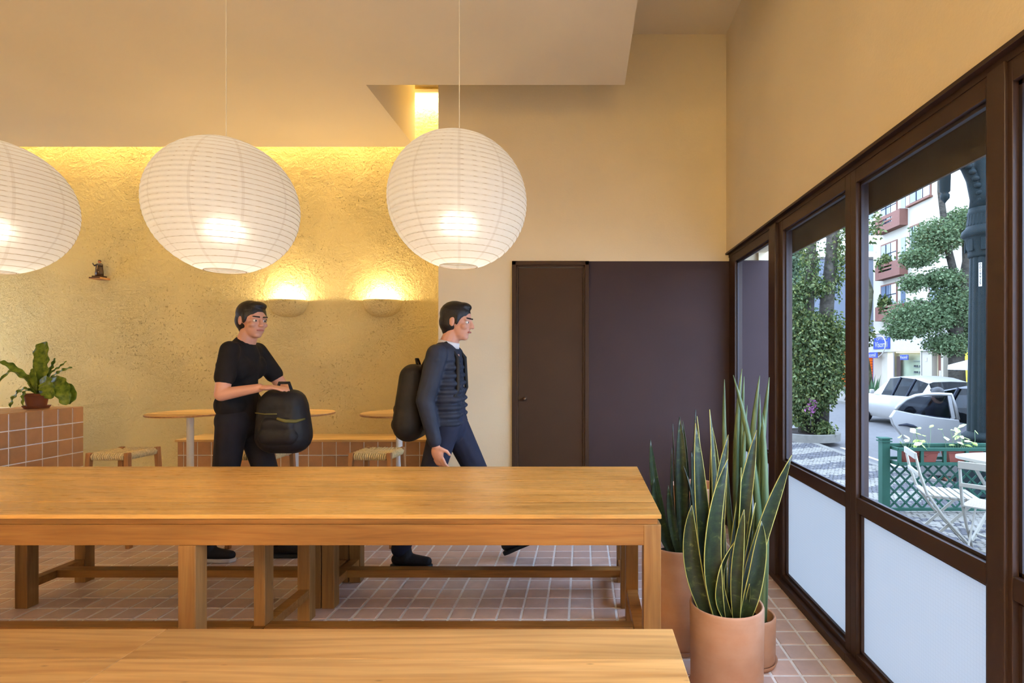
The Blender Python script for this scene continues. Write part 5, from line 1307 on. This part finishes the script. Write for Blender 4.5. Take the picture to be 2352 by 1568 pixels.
# the opened rear door, standing at a right angle to the car (the car is turned by 180 degrees)
def dpoly(pts): return [(-a, b_) for a, b_ in (dp(*q) for q in pts)]
ly = -(DY - 7.55)
low = dpoly([(2058, 941), (2046, 958), (2052, 975), (2075, 1005), (2098, 1045), (2108, 1088), (2200, 1096), (2212, 1050), (2208, 990), (2204, 964), (2150, 958), (2100, 950)])
dr = MB().prism(low, ly, ly - 0.06, 'XZ').build('rear_door', 'car_silver', pc_, bevel=0.012)
fr_ = [dpoly([q])[0] for q in [(2060, 941), (2070, 928), (2084, 917), (2105, 909), (2130, 905.5), (2160, 905), (2187, 906), (2196, 930), (2204, 964)]]
MB().tube([(a, ly - .03, z_) for a, z_ in fr_], 0.026, 8).build('window_frame', 'car_silver', dr, smooth=True)
MB().prism(dpoly([(2062, 942), (2085, 920), (2107, 912), (2160, 908.5), (2180, 909), (2190, 960), (2150, 956), (2100, 949)]), ly - .026, ly - .034, 'XZ').build('door_glass', 'car_glass', dr)
pl_ = [dpoly([q])[0] for q in [(2182, 908), (2192, 962)]]
MB().bar((pl_[0][0], ly - .03, pl_[0][1]), (pl_[1][0], ly - .03, pl_[1][1]), 0.03, 0.05, (1, 0, 0)).build('window_post', 'car_silver', dr)
hd = [dpoly([q])[0] for q in [(2064, 976), (2080, 974.5), (2095, 978), (2106, 981)]]
e = MB(); e.tube([(a, ly + .03 * (1 if 0 < i < 3 else 0.2), z_) for i, (a, z_) in enumerate(hd)], [0.008, 0.022, 0.022, 0.008], 8); tag(e.build('door_handle', 'car_dark', dr, smooth=True), 'dark curved door handle')

car('moving_car', 'pale silver hatchback driving past on the far side of the street', 'car_white', (9.9, 16.3, gz(16) - 0.11), 0.0)

# somebody stooping behind the open door: only the dark crown of the head shows
pp = thing('person', 'dark-haired person stooping behind the open car door', 'person', (0, 0, 0))
hx, hy = (2153 - VX) * 8.45 / F, 8.45; hz = H - (908 - VY) * 8.45 / F
bq = MB(); q3, R3 = head_shapes(bq, (hx, hy, hz), PI * 0.6, 0.25)
g0 = gz(8.5) - 0.11
limb(bq, [(hx + .02, hy, hz - .08), (hx + .06, hy + .05, hz - .22)], [0.052, 0.08]); limb(bq, [(hx + .06, hy + .05, hz - .25), (hx + .14, hy + .15, g0 + .62)], [0.10, 0.11])
for s_ in (-1, 1):
    limb(bq, [(hx + .06 + s_ * .15, hy + .05, hz - .24), (hx + .10 + s_ * .18, hy - .02, hz - .46), (hx + .12 + s_ * .1, hy - .14, hz - .56)], [0.05, 0.04, 0.03])
    limb(bq, [(hx + .14 + s_ * .08, hy + .15, g0 + .60), (hx + .10 + s_ * .1, hy + .02, g0 + .40), (hx + .14 + s_ * .1, hy + .18, g0 + .06)], [0.075, 0.055, 0.04]); limb(bq, [(hx + .14 + s_ * .1, hy + .18, g0 + .04), (hx + .12 + s_ * .1, hy + .02, g0 + .035)], [0.04, 0.035])
    hand_shapes(bq, (hx + .12 + s_ * .1, hy - .14, hz - .56), (0, -0.8, -0.5), (0, 0, -1), s_, 0.4)
b3 = fuse(bq, 'body', 'skin', pp, 0.010, 3); hair_part(b3, q3, R3)
cl = MB(); limb(cl, [(hx + .05, hy + .04, hz - .20), (hx + .14, hy + .15, g0 + .60)], [0.125, 0.13])
for s_ in (-1, 1): limb(cl, [(hx + .06 + s_ * .15, hy + .05, hz - .24), (hx + .10 + s_ * .18, hy - .02, hz - .46)], [0.065, 0.055]); limb(cl, [(hx + .06, hy + .05, hz - .22), (hx + .06 + s_ * .15, hy + .05, hz - .24)], [0.1, 0.066])
fuse(cl, 'sweater', 'navy_cloth', b3, 0.012, 3)
cl = MB()
for s_ in (-1, 1): limb(cl, [(hx + .14 + s_ * .06, hy + .15, g0 + .60), (hx + .10 + s_ * .1, hy + .02, g0 + .40), (hx + .14 + s_ * .1, hy + .18, g0 + .09)], [0.12, 0.075, 0.06])
fuse(cl, 'trousers', 'black_denim', b3, 0.012, 3)

# ---- trees
def leaves(centers, n, size, seed, droop=0.0, flat=0.55, shell=0.55):
    """leaf blades scattered through the given (center, radii, share) clumps: one folded blade each"""
    rs = np.random.RandomState(seed); V = []; Fc = []; cnt = 0
    tot = sum(c[2] for c in centers)
    for c, r, sh in centers:
        k = int(n * sh / tot); d = rs.normal(size=(k, 3)); d /= np.linalg.norm(d, axis=1)[:, None]
        rad = (shell + (1 - shell) * rs.rand(k)) ** 0.8; p = np.array(c) + d * rad[:, None] * np.array(r) + rs.normal(size=(k, 3)) * size * 0.5
        a = rs.normal(size=(k, 3)); a[:, 2] = a[:, 2] * flat - droop; a /= np.linalg.norm(a, axis=1)[:, None]
        u = rs.normal(size=(k, 3)); u[:, 2] *= 0.5; s_ = np.cross(a, u); s_ /= np.linalg.norm(s_, axis=1)[:, None] + 1e-9; nn = np.cross(s_, a)
        L_ = size * (0.7 + 0.6 * rs.rand(k))[:, None]
        q = np.stack([p, p + a * L_ * .5 + s_ * L_ * .28 + nn * L_ * .06, p + a * L_, p + a * L_ * .5 - s_ * L_ * .28 + nn * L_ * .06], 1).reshape(-1, 3)
        V.append(q); idx = np.arange(k * 4).reshape(-1, 4) + cnt
        Fc.append(idx); cnt += k * 4
    V = np.concatenate(V); Fc = np.concatenate(Fc); nf = len(Fc)
    tri = np.concatenate([Fc[:, [0, 1, 2]], Fc[:, [0, 2, 3]]])
    me = bpy.data.meshes.new('foliage'); me.vertices.add(len(V)); me.vertices.foreach_set('co', V.ravel())
    me.loops.add(len(tri) * 3); me.loops.foreach_set('vertex_index', tri.ravel().astype(np.int32))
    me.polygons.add(len(tri)); me.polygons.foreach_set('loop_start', np.arange(0, len(tri) * 3, 3, dtype=np.int32)); me.polygons.foreach_set('loop_total', np.full(len(tri), 3, dtype=np.int32))
    me.update(calc_edges=True); me.validate(); return me
def tree(name, label, loc, trunk, crowns, n, size, leafmat, barkmat, seed, droop=0.0, shell=0.55, group=None):
    r = thing(name, label, 'tree', loc, group=group); o_ = Vector(loc)
    for pts, rs_ in trunk:
        MB().tube([Vector(p) - o_ for p in pts], rs_, 10).build('trunk', barkmat, r, smooth=True)
    me = leaves([(tuple(Vector(c) - o_), rr, s_) for c, rr, s_ in crowns], n, size, seed, droop, shell=shell); me.materials.append(M[leafmat])
    o = link('foliage', me, r); o['kind'] = 'stuff'; return r
vb = P(1858, 1003, 13.0)
V_ = lambda x, y, Y: tuple(P(x, y, Y))
tree('vine_tree', 'tree trunk pair overgrown with hanging leafy vines outside the second bay', (vb.x, 13.0, gz(13)),
     [([(vb.x - .1, 13, gz(13) + .0), V_(1852, 850, 13.0), V_(1858, 700, 13.0), V_(1864, 560, 13.0), V_(1868, 380, 13.0)], [0.16, 0.13, 0.12, 0.11, 0.10]),
      ([(vb.x + .3, 13.1, gz(13) + .0), V_(1890, 820, 13.0), V_(1900, 690, 13.0), V_(1910, 580, 13.0), V_(1918, 380, 13.0)], [0.20, 0.18, 0.16, 0.13, 0.12])],
     [(V_(1850, 780, 12.9), (0.55, .5, .75), 5), (V_(1905, 790, 12.9), (0.42, .45, .85), 4), (V_(1840, 900, 12.8), (0.45, .5, .85), 4), (V_(1880, 870, 12.8), (0.50, .5, .8), 4), (V_(1912, 850, 12.8), (0.30, .35, .6), 1.5), (V_(1822, 700, 13), (0.4, .4, .6), 1.2),
      (V_(1870, 660, 13), (0.55, .4, .25), 1.2), (V_(1918, 600, 13), (0.22, .3, 1.0), 0.8), (V_(1860, 600, 13), (0.25, .3, .8), 0.7), (V_(1892, 985, 12.6), (0.22, .3, .2), 0.5), (V_(1935, 560, 13), (.25, .3, .8), .4)],
     26000, 0.082, 'vine_leaf', 'bark', 3, droop=0.9, shell=0.3)
tb_ = thing('tree_planter', 'low pale stone kerb ring around the vine tree', 'planter', (vb.x - .1, 12.9, gz(13)))
MB().lathe([(0.62, 0.0), (0.74, 0.0), (0.74, 0.17), (0.62, 0.17)], 36, closed=True).build('kerb_ring', 'kerb_stone', tb_, auto=True)
MB().lathe([(0.0, 0.0), (0.62, 0.0), (0.62, 0.12), (0.0, 0.14)], 30).build('soil', 'soil', tb_)
mf = thing('flower_bunch', 'magenta flowers glimpsed among the hanging vines', 'flowers', V_(1862, 945, 12.45), group=None)
me = leaves([((0, 0, .12), (.10, .08, .2), 1)], 120, 0.07, 5); me.materials.append(M['magenta']); o = link('petals', me, mf); o['kind'] = 'stuff'
MB().tube([(0, 0, -0.3), (0, 0, .1)], 0.012, 6).build('stem', 'bark', mf)
tree('conifer', 'pale feathery conifer behind the vine tree', V_(1825, 900, 24.0), [([V_(1825, 905, 24), V_(1828, 500, 24)], [0.14, 0.06])],
     [(V_(1815, 700, 24), (1.1, 1, 1.0), 1), (V_(1830, 620, 24), (0.9, 1, 1.2), 1), (V_(1815, 560, 24), (0.8, .9, 1.2), 1)], 3800, 0.20, 'conifer_leaf', 'bark', 8, droop=0.2, shell=0.2)
TY_ = 21.5
tree('street_tree', 'broad leafy tree before the white apartment building', V_(2200, 930, TY_),
     [([V_(2200, 945, TY_), V_(2198, 860, TY_), V_(2196, 780, TY_), V_(2206, 690, TY_), V_(2222, 600, TY_), V_(2215, 480, TY_)], [0.34, 0.30, 0.27, 0.22, 0.18, 0.10]),
      ([V_(2206, 690, TY_), V_(2175, 560, TY_), V_(2160, 440, TY_), V_(2160, 380, TY_)], [0.16, 0.13, 0.11, 0.10]), ([V_(2197, 780, TY_), V_(2150, 700, TY_), V_(2100, 690, TY_)], [0.14, 0.09, 0.05])],
     [(V_(2110, 730, TY_), (1.35, 1.0, .75), 3), (V_(2190, 700, TY_), (1.0, 1.0, .9), 2.5), (V_(2160, 640, TY_), (0.9, .9, .40), 1.2), (V_(2110, 590, TY_), (0.70, .8, .42), 1.2), (V_(2150, 545, TY_), (0.95, .9, .75), 2.5), (V_(2205, 520, TY_), (0.65, .9, .75), 1.8),
      (V_(2075, 760, TY_), (0.75, .8, .30), 1), (V_(2180, 790, TY_), (1.0, .9, .45), 1.6), (V_(2095, 650, TY_), (0.45, .6, .35), .6), (V_(2225, 760, TY_), (.5, .7, .5), .7)],
     32000, 0.115, 'tree_leaf', 'bark', 4, droop=0.25, shell=0.25)
tree('mossy_tree', 'leaning mossy tree trunk before the orange shop wall', V_(1985, 912, 26.0),
     [([V_(1987, 915, 26), V_(1983, 850, 26), V_(1976, 790, 26), V_(1990, 710, 26), V_(1993, 670, 26), V_(1982, 635, 26), V_(1972, 610, 26), V_(1960, 560, 26)], [0.46, 0.34, 0.26, 0.24, 0.26, 0.24, 0.18, 0.12])],
     [(V_(1978, 770, 26), (0.5, .5, .7), 1), (V_(1985, 520, 26), (1.0, .8, .9), .5), (V_(1960, 470, 26), (.8, .8, 1.2), .5)], 900, 0.22, 'vine_leaf', 'bark_mossy', 9, droop=0.6, shell=0.2)
tree('street_tree', 'leafy tree beyond the glazing at the right picture edge', V_(2362, 900, 20.5), [([V_(2362, 945, 20.5), V_(2364, 700, 20.5)], [0.2, 0.12])],
     [(V_(2345, 700, 20.5), (0.6, .7, .55), 1), (V_(2350, 650, 20.5), (0.7, .7, .4), 1), (V_(2342, 755, 20.5), (0.5, .6, .4), .7)], 5000, 0.115, 'tree_leaf', 'bark', 14, droop=0.25, shell=0.25)
for k, (x, lab) in enumerate(((1955, 'clump of sword leaves at the foot of the mossy tree, left one'), (2004, 'clump of sword leaves at the foot of the mossy tree, right one'))):
    c_ = P(x, 905, 25.0); ag = thing('agave', lab, 'plant', (c_.x, 25.0, gz(25)), group='sword-leaved clumps')
    b = MB()
    for q in range(26):
        a = rnd.uniform(0, 6.28); tl = rnd.uniform(.5, 1.25); sp_ = rnd.uniform(.05, .5); w_ = .05
        d_ = Vector((math.cos(a), math.sin(a), 0)); s_ = Vector((-d_.y, d_.x, 0)); b0_ = d_ * rnd.uniform(0, .3); t0_ = b0_ + d_ * sp_ + Vector((0, 0, tl)); m_ = b0_.lerp(t0_, .5) - d_ * .06
        b.add([b0_ - s_ * w_, b0_ + s_ * w_, m_ + s_ * w_, t0_, m_ - s_ * w_, m_ + d_ * .03], [(0, 1, 5), (1, 2, 5), (2, 3, 5), (3, 4, 5), (4, 0, 5)])
    o = b.build('sword_leaves', 'agave_leaf', ag); o['kind'] = 'stuff'
    MB().lathe([(0.0, 0), (0.30, 0), (0.24, 0.16), (0.0, 0.18)], 14).build('root_crown', 'bark', ag)

# ================================================================== BUILDINGS ACROSS THE STREET
g1 = gz(40)
def fy(x, X=AX): return X * F / (x - VX)          # depth of facade point at photo column x
def fzv(x, y, X=AX): return H - (y - VY) * fy(x, X) / F
ab = thing('apartment_building', 'white apartment block with pink balconies across the street', 'building', (AX, 30.0, g1))
def lb(nm, x0, x1, y0, y1, z0, z1, mat, par=None, bevel=0): return MB().box(x0 - AX, x1 - AX, y0 - 30.0, y1 - 30.0, z0 - g1, z1 - g1).build(nm, mat, par or ab, bevel=bevel)
lb('wall', AX, AX + 9, 17.0, 36.6, g1, 15.5, 'facade_white')
def window(y0, y1, z0, z1, mat='window_dark', frame='trim_brown', bars=2, curtain=True, sill=True, X=AX):
    wf = lb('window', X - 0.04, X + 0.02, y0, y1, z0, z1, frame)
    e = 0.10
    pn = lb('pane', X - 0.06, X - 0.045, y0 + e, y1 - e, z0 + e, z1 - e, mat, wf)
    for k in range(1, bars): 
        yy = y0 + e + (y1 - y0 - 2 * e) * k / bars; lb('glazing_bar', X - 0.085, X - 0.062, yy - .03, yy + .03, z0 + e, z1 - e, 'car_dark', wf)
    zb_ = z0 + (z1 - z0) * 0.68; lb('transom', X - 0.085, X - 0.062, y0 + e, y1 - e, zb_ - .03, zb_ + .03, 'car_dark', wf)
    if curtain: lb('curtain', X - 0.0615, X - 0.0605, y0 + e, y0 + e + (y1 - y0) * .35, z0 + e, z1 - e, 'curtain', wf)
    if sill: lb('sill', X - 0.22, X, y0 - .1, y1 + .1, z0 - .1, z0, 'trim_brown', wf)
YB0, YB1 = fy(2010, 19.0), fy(2066, 19.0)
for k, (yb_, yt) in enumerate(((540, 505), (645, 612), (738, 706))):
    z0, z1 = fzv(2010, yb_, 19.0), fzv(2010, yt, 19.0)
    window(fy(2062), fy(2024), z0 + 0.1, z0 + 2.35, bars=3, sill=False)
    lb('narrow_window', AX - .03, AX + .02, fy(2080), fy(2070), z0 + .9, z0 + 2.3, 'window_dark')
    ba = lb('balcony', 19.0, AX, YB1, YB0, z0, z0 + 0.16, 'facade_pink')
    for za, zb_ in ((0.16, 0.44), (0.55, 0.66), (0.77, z1 - z0)): lb('balcony_board', 19.012, 19.078, YB1 + .8, YB0 - .3, z0 + za, z0 + zb_, 'facade_pink', ba)
    lb('balcony_panel', 19.004, 19.086, YB1 + .09, YB1 + .85, z0 + .16, z1, 'facade_pink', ba)
    lb('balcony_pier', 19.004, 19.086, YB0 - .35, YB0 - .09, z0 + .16, z1, 'facade_pink', ba)
    for yy in (YB1, YB0 - .09): lb('balcony_side', 19.0, AX, yy, yy + .09, z0 + .16, z1, 'facade_pink', ba)
    if k:
        me = leaves([((19.2 - AX, (YB0 + YB1) / 2 + .6 - 30, z1 - g1 + .1), (.12, .7, .35), 1)], 260, 0.28, 20 + k, flat=1.5); me.materials.append(M['vine_leaf'])
        o = link('balcony_plants', me, ba); o['kind'] = 'stuff'
for (x0, x1, yt, yb_, xr) in ((2090, 2140, 425, 470, 2095), (2090, 2112, 520, 595, 2092), (2135, 2200, 640, 700, 2140), (2150, 2230, 360, 400, 2160), (2335, 2400, 405, 512, 2335), (2335, 2400, 585, 655, 2335), (2215, 2250, 620, 700, 2215)):
    window(fy(x1), fy(x0), fzv(xr, yb_), fzv(xr, yt), bars=3)
z0, z1 = fzv(2335, 560, 18.9), fzv(2335, 512, 18.9)
lb('balcony', 18.9, AX, fy(2420, 18.9), fy(2300, 18.9), z0, z1, 'facade_pink')
lb('roof_slab', AX - .5, AX + 9, 16.8, 36.8, 15.5, 15.8, 'trim_brown')

# ---- optician's shop on the ground floor
so_ = thing('optician_shop', 'white optician shopfront with blue signs under the apartment block', 'shop', (19.1, 32.0, g1))
def sb(nm, x0, x1, y0, y1, z0, z1, mat, par=None): return MB().box(x0 - 19.1, x1 - 19.1, y0 - 32.0, y1 - 32.0, z0 - g1, z1 - g1).build(nm, mat, par or so_)
SX = 19.0
sY = lambda x: fy(x, SX)
fa = sb('fascia', SX, AX, sY(2155), sY(1990), 1.78, 2.95, 'sign_white')
sb('cornice', SX - .12, AX, sY(2155), sY(1990), 2.95, 3.10, 'facade_white')
for x0, x1, mt in ((2020, 2033, 'facade_white'), (2033, 2046, 'shop_inside'), (2112, 2134, 'facade_white'), (2155, 2160, 'facade_white')): sb('pillar', SX + .15, AX, sY(x1), sY(x0), g1, 1.78, mt)
sb('back_wall', AX - .04, AX - .01, sY(2155), sY(2010), g1, 1.78, 'shop_inside')
sb('lit_ceiling', SX + .2, AX - .05, sY(2110), sY(2050), 1.70, 1.76, 'shop_light')
for z_ in (-0.2, 0.15, 0.5, 0.85, 1.2): sb('display_shelf', AX - .10, AX - .04, sY(2109), sY(2082), z_, z_ + .03, 'sign_white')
for i, x in enumerate((2084, 2089, 2096, 2102, 2107)):
    for z_ in (-0.17, 0.18, 0.53, 0.88): sb('spectacles', AX - .12, AX - .06, sY(x + 2), sY(x), z_, z_ + .09, 'product_dark')
sb('poster', SX + .25, SX + .27, sY(2059), sY(2050), -0.2, 1.5, 'trim_brown')
sb('counter', SX + .2, AX - .1, sY(2100), sY(2062), g1, 0.0, 'sign_white')
for x in (2070, 2078, 2092): sb('product_box', SX + .22, SX + .35, sY(x + 6), sY(x), 0.0, 0.28, 'facade_pink')
sb('shop_window', SX + .16, SX + .17, sY(2111), sY(2047), g1 + .2, 1.76, 'shop_glass')
for x in (2047, 2110): sb('window_post', SX + .12, SX + .2, sY(x) - .05, sY(x) + .05, g1, 1.78, 'steel')
sb('entrance_door', AX - .05, AX, sY(2152), sY(2136), g1, 1.7, 'trim_brown'); sb('letter_box', AX - .2, AX - .05, sY(2148), sY(2144), 0.2, 0.7, 'steel')
sb('side_window', AX - .06, AX - .02, sY(2190), sY(2160), g1 + .5, 1.6, 'shop_glass')
sb('number_plate', SX + .12, SX + .15, sY(2124), sY(2119), 1.2, 1.4, 'sign_white')
sg = sb('sign_board', SX - .06, SX - .01, sY(2045), sY(2008), 1.98, 2.72, 'sign_blue')
RT = Matrix(((0, 0, -1, 0), (-1, 0, 0, 0), (0, 1, 0, 0), (0, 0, 0, 1)))   # text faces -X, reads towards -Y
def put_text(txt, size, Xp, yc, zc, mat, par, sx=1.0):
    me = text_mesh(txt, size, 0.004, mat); me.transform(RT @ Matrix.Diagonal((sx, 1, 1, 1))); o = link('lettering', me, par, loc=(Xp - 19.1, yc - 32.0, zc - g1)); return o
put_text('OPTICA', 0.22, SX - .08, (sY(2044) + sY(2012)) / 2, 2.60, 'sign_white', sg, 1.6)
put_text('Visomil', 0.52, SX - .08, (sY(2045) + sY(2009)) / 2, 2.24, 'sign_white', sg, 0.95)
hs = sb('blade_sign', SX - .32, SX - .27, sY(2026), sY(1999), 1.42, 1.76, 'sign_blue', so_)
put_text('Visomil', 0.34, SX - .34, (sY(2026) + sY(1999)) / 2, 1.58, 'sign_white', hs, 1.15)
h2 = sb('hanging_sign', SX - .02, SX + .02, sY(2086), sY(2068), 1.28, 1.58, 'sign_blue', so_)
put_text('Visomil', 0.26, SX - .04, (sY(2086) + sY(2068)) / 2, 1.43, 'sign_white', h2, 1.0)
oc = Vector((SX - .25, (sY(2044) + sY(2004)) / 2, 2.1))
pts = [(oc.x - 19.1, oc.y - 32 + 0.95 * math.cos(a) - 0.25 * math.sin(a), oc.z - g1 + 0.70 * math.sin(a)) for a in np.linspace(0, 2 * PI, 41)]
MB().tube(pts, 0.035, 8).build('oval_ring', 'steel', so_, smooth=True)

# ---- buildings farther left
gb = thing('grey_building', 'blank blue-grey party wall left of the apartment block', 'building', (18.5, 40.0, g1))
MB().box(-3.4, 2.6, -1.5, 4.0, 0, 8.1 - g1 + .3).build('wall', 'facade_grey', gb); MB().box(-3.5, 2.7, -1.6, 4.1, 8.1 - g1 + .3, 8.1 - g1 + .45).build('coping', 'kerb_stone', gb)
og = thing('orange_shop', 'bright orange slatted shopfront beside the optician', 'shop', (18.6, 38.2, g1))
MB().box(-2.2, 1.72, 0.06, 0.25, 0, 2.55).build('wall', 'orange_dark', og)
for k in range(13): MB().box(-2.2, 1.70, -0.02, 0.06, 0.10 + 0.185 * k, 0.10 + 0.185 * k + 0.150).build('slat', 'orange_paint', og)
MB().box(1.70, 2.05, -0.1, 0.25, 0, 2.6).build('jamb', 'sign_blue', og); MB().box(-2.4, 2.0, -0.15, 0.25, 2.55, 3.3).build('lintel', 'facade_white', og)
tw = thing('white_tower', 'distant white tower block above the grey wall', 'building', (44.0, 92.0, -1.0))
MB().box(-8.0, 6.2, 0, 10, 0, 60).build('wall', 'tower_white', tw)
for k in range(8): MB().box(4.0, 5.4, -0.1, 0.0, 15.2 + 2.7 * k, 16.3 + 2.7 * k).build('window', 'facade_grey', tw)
wb_ = thing('low_white_building', 'plain pale house behind the vine tree', 'building', (12.0, 42.0, -0.8))
MB().box(-6, 2.8, 2.2, 7, 0, 5.2).build('wall', 'facade_white', wb_); MB().box(-6.2, 2.9, 2.1, 7, 5.2, 5.5).build('roof_edge', 'facade_grey', wb_)

# ---- cafe at the right: yellow wall, umbrellas, neon
yw = thing('yellow_cafe', 'yellow cafe wall with dark awning and green neon across the street', 'building', (19.3, 24.0, g1))
MB().box(-0.15, 0.15, -6.0, 3.9, 0, 3.0).build('wall', 'yellow_paint', yw); MB().box(-0.2, 0.12, 3.9, 4.25, 0, 2.6).build('corner_pier', 'facade_white', yw)
aw = MB().prism([(-1.0, 2.45), (0, 3.0), (0, 2.4), (-0.95, 2.2)], -5.5, 0.9, 'XZ').build('awning', 'awning_dark', yw)
vl = MB().box(-1.03, -1.0, -2.2, 0.75, 2.05, 2.62).build('awning_valance', 'sign_white', aw)
me = text_mesh('EAT', 0.40, 0.004, 'sign_blue'); me.transform(RT); link('lettering', me, vl, loc=(-1.04, 0.35, 2.33))
nb = MB().box(-0.24, -0.16, -3.4, 0.9, 1.45, 2.15).build('neon_board', 'awning_dark', yw)
me = text_mesh('Coffee', 0.85, 0.01, 'neon_green'); sh2 = Matrix.Identity(4); sh2[0][1] = 0.25; me.transform(RT @ sh2); link('neon_lettering', me, nb, loc=(-0.27, 0.02, 1.82))
def umbrella(x, y, ze, r, lab):
    u = thing('market_umbrella', lab, 'umbrella', (x, y, gz(y)), group='white market umbrellas'); z = ze - gz(y)
    b = MB(); k = 8; b.v = [(0, 0, z + 0.45 * r)] + [(r * math.cos(2 * PI * i / k), r * math.sin(2 * PI * i / k), z + .16) for i in range(k)] + [(r * 1.01 * math.cos(2 * PI * i / k), r * 1.01 * math.sin(2 * PI * i / k), z) for i in range(k)]
    b.f = [(0, 1 + i, 1 + (i + 1) % k) for i in range(k)] + [(1 + i, 1 + k + i, 1 + k + (i + 1) % k, 1 + (i + 1) % k) for i in range(k)]; b.mi = [0] * len(b.f)
    b.build('canopy', 'awning_cloth', u); MB().tube([(0, 0, 0), (0, 0, z + .45 * r)], 0.025, 8).build('pole', 'steel', u)
    MB().lathe([(0, 0), (0.25, 0), (0.25, 0.06), (0.05, 0.1), (0, 0.1)], 16).build('foot', 'kerb_stone', u)
    for i in range(k): MB().tube([(0, 0, z + .1), (r * .97 * math.cos(2 * PI * i / k), r * .97 * math.sin(2 * PI * i / k), z + .14)], 0.010, 5).build('rib', 'steel', u)
umbrella(14.35, 19.4, 0.93, 1.15, 'white market umbrella left of the lamp post')
umbrella(16.3, 19.7, 0.98, 0.7, 'white market umbrella at the right picture edge')
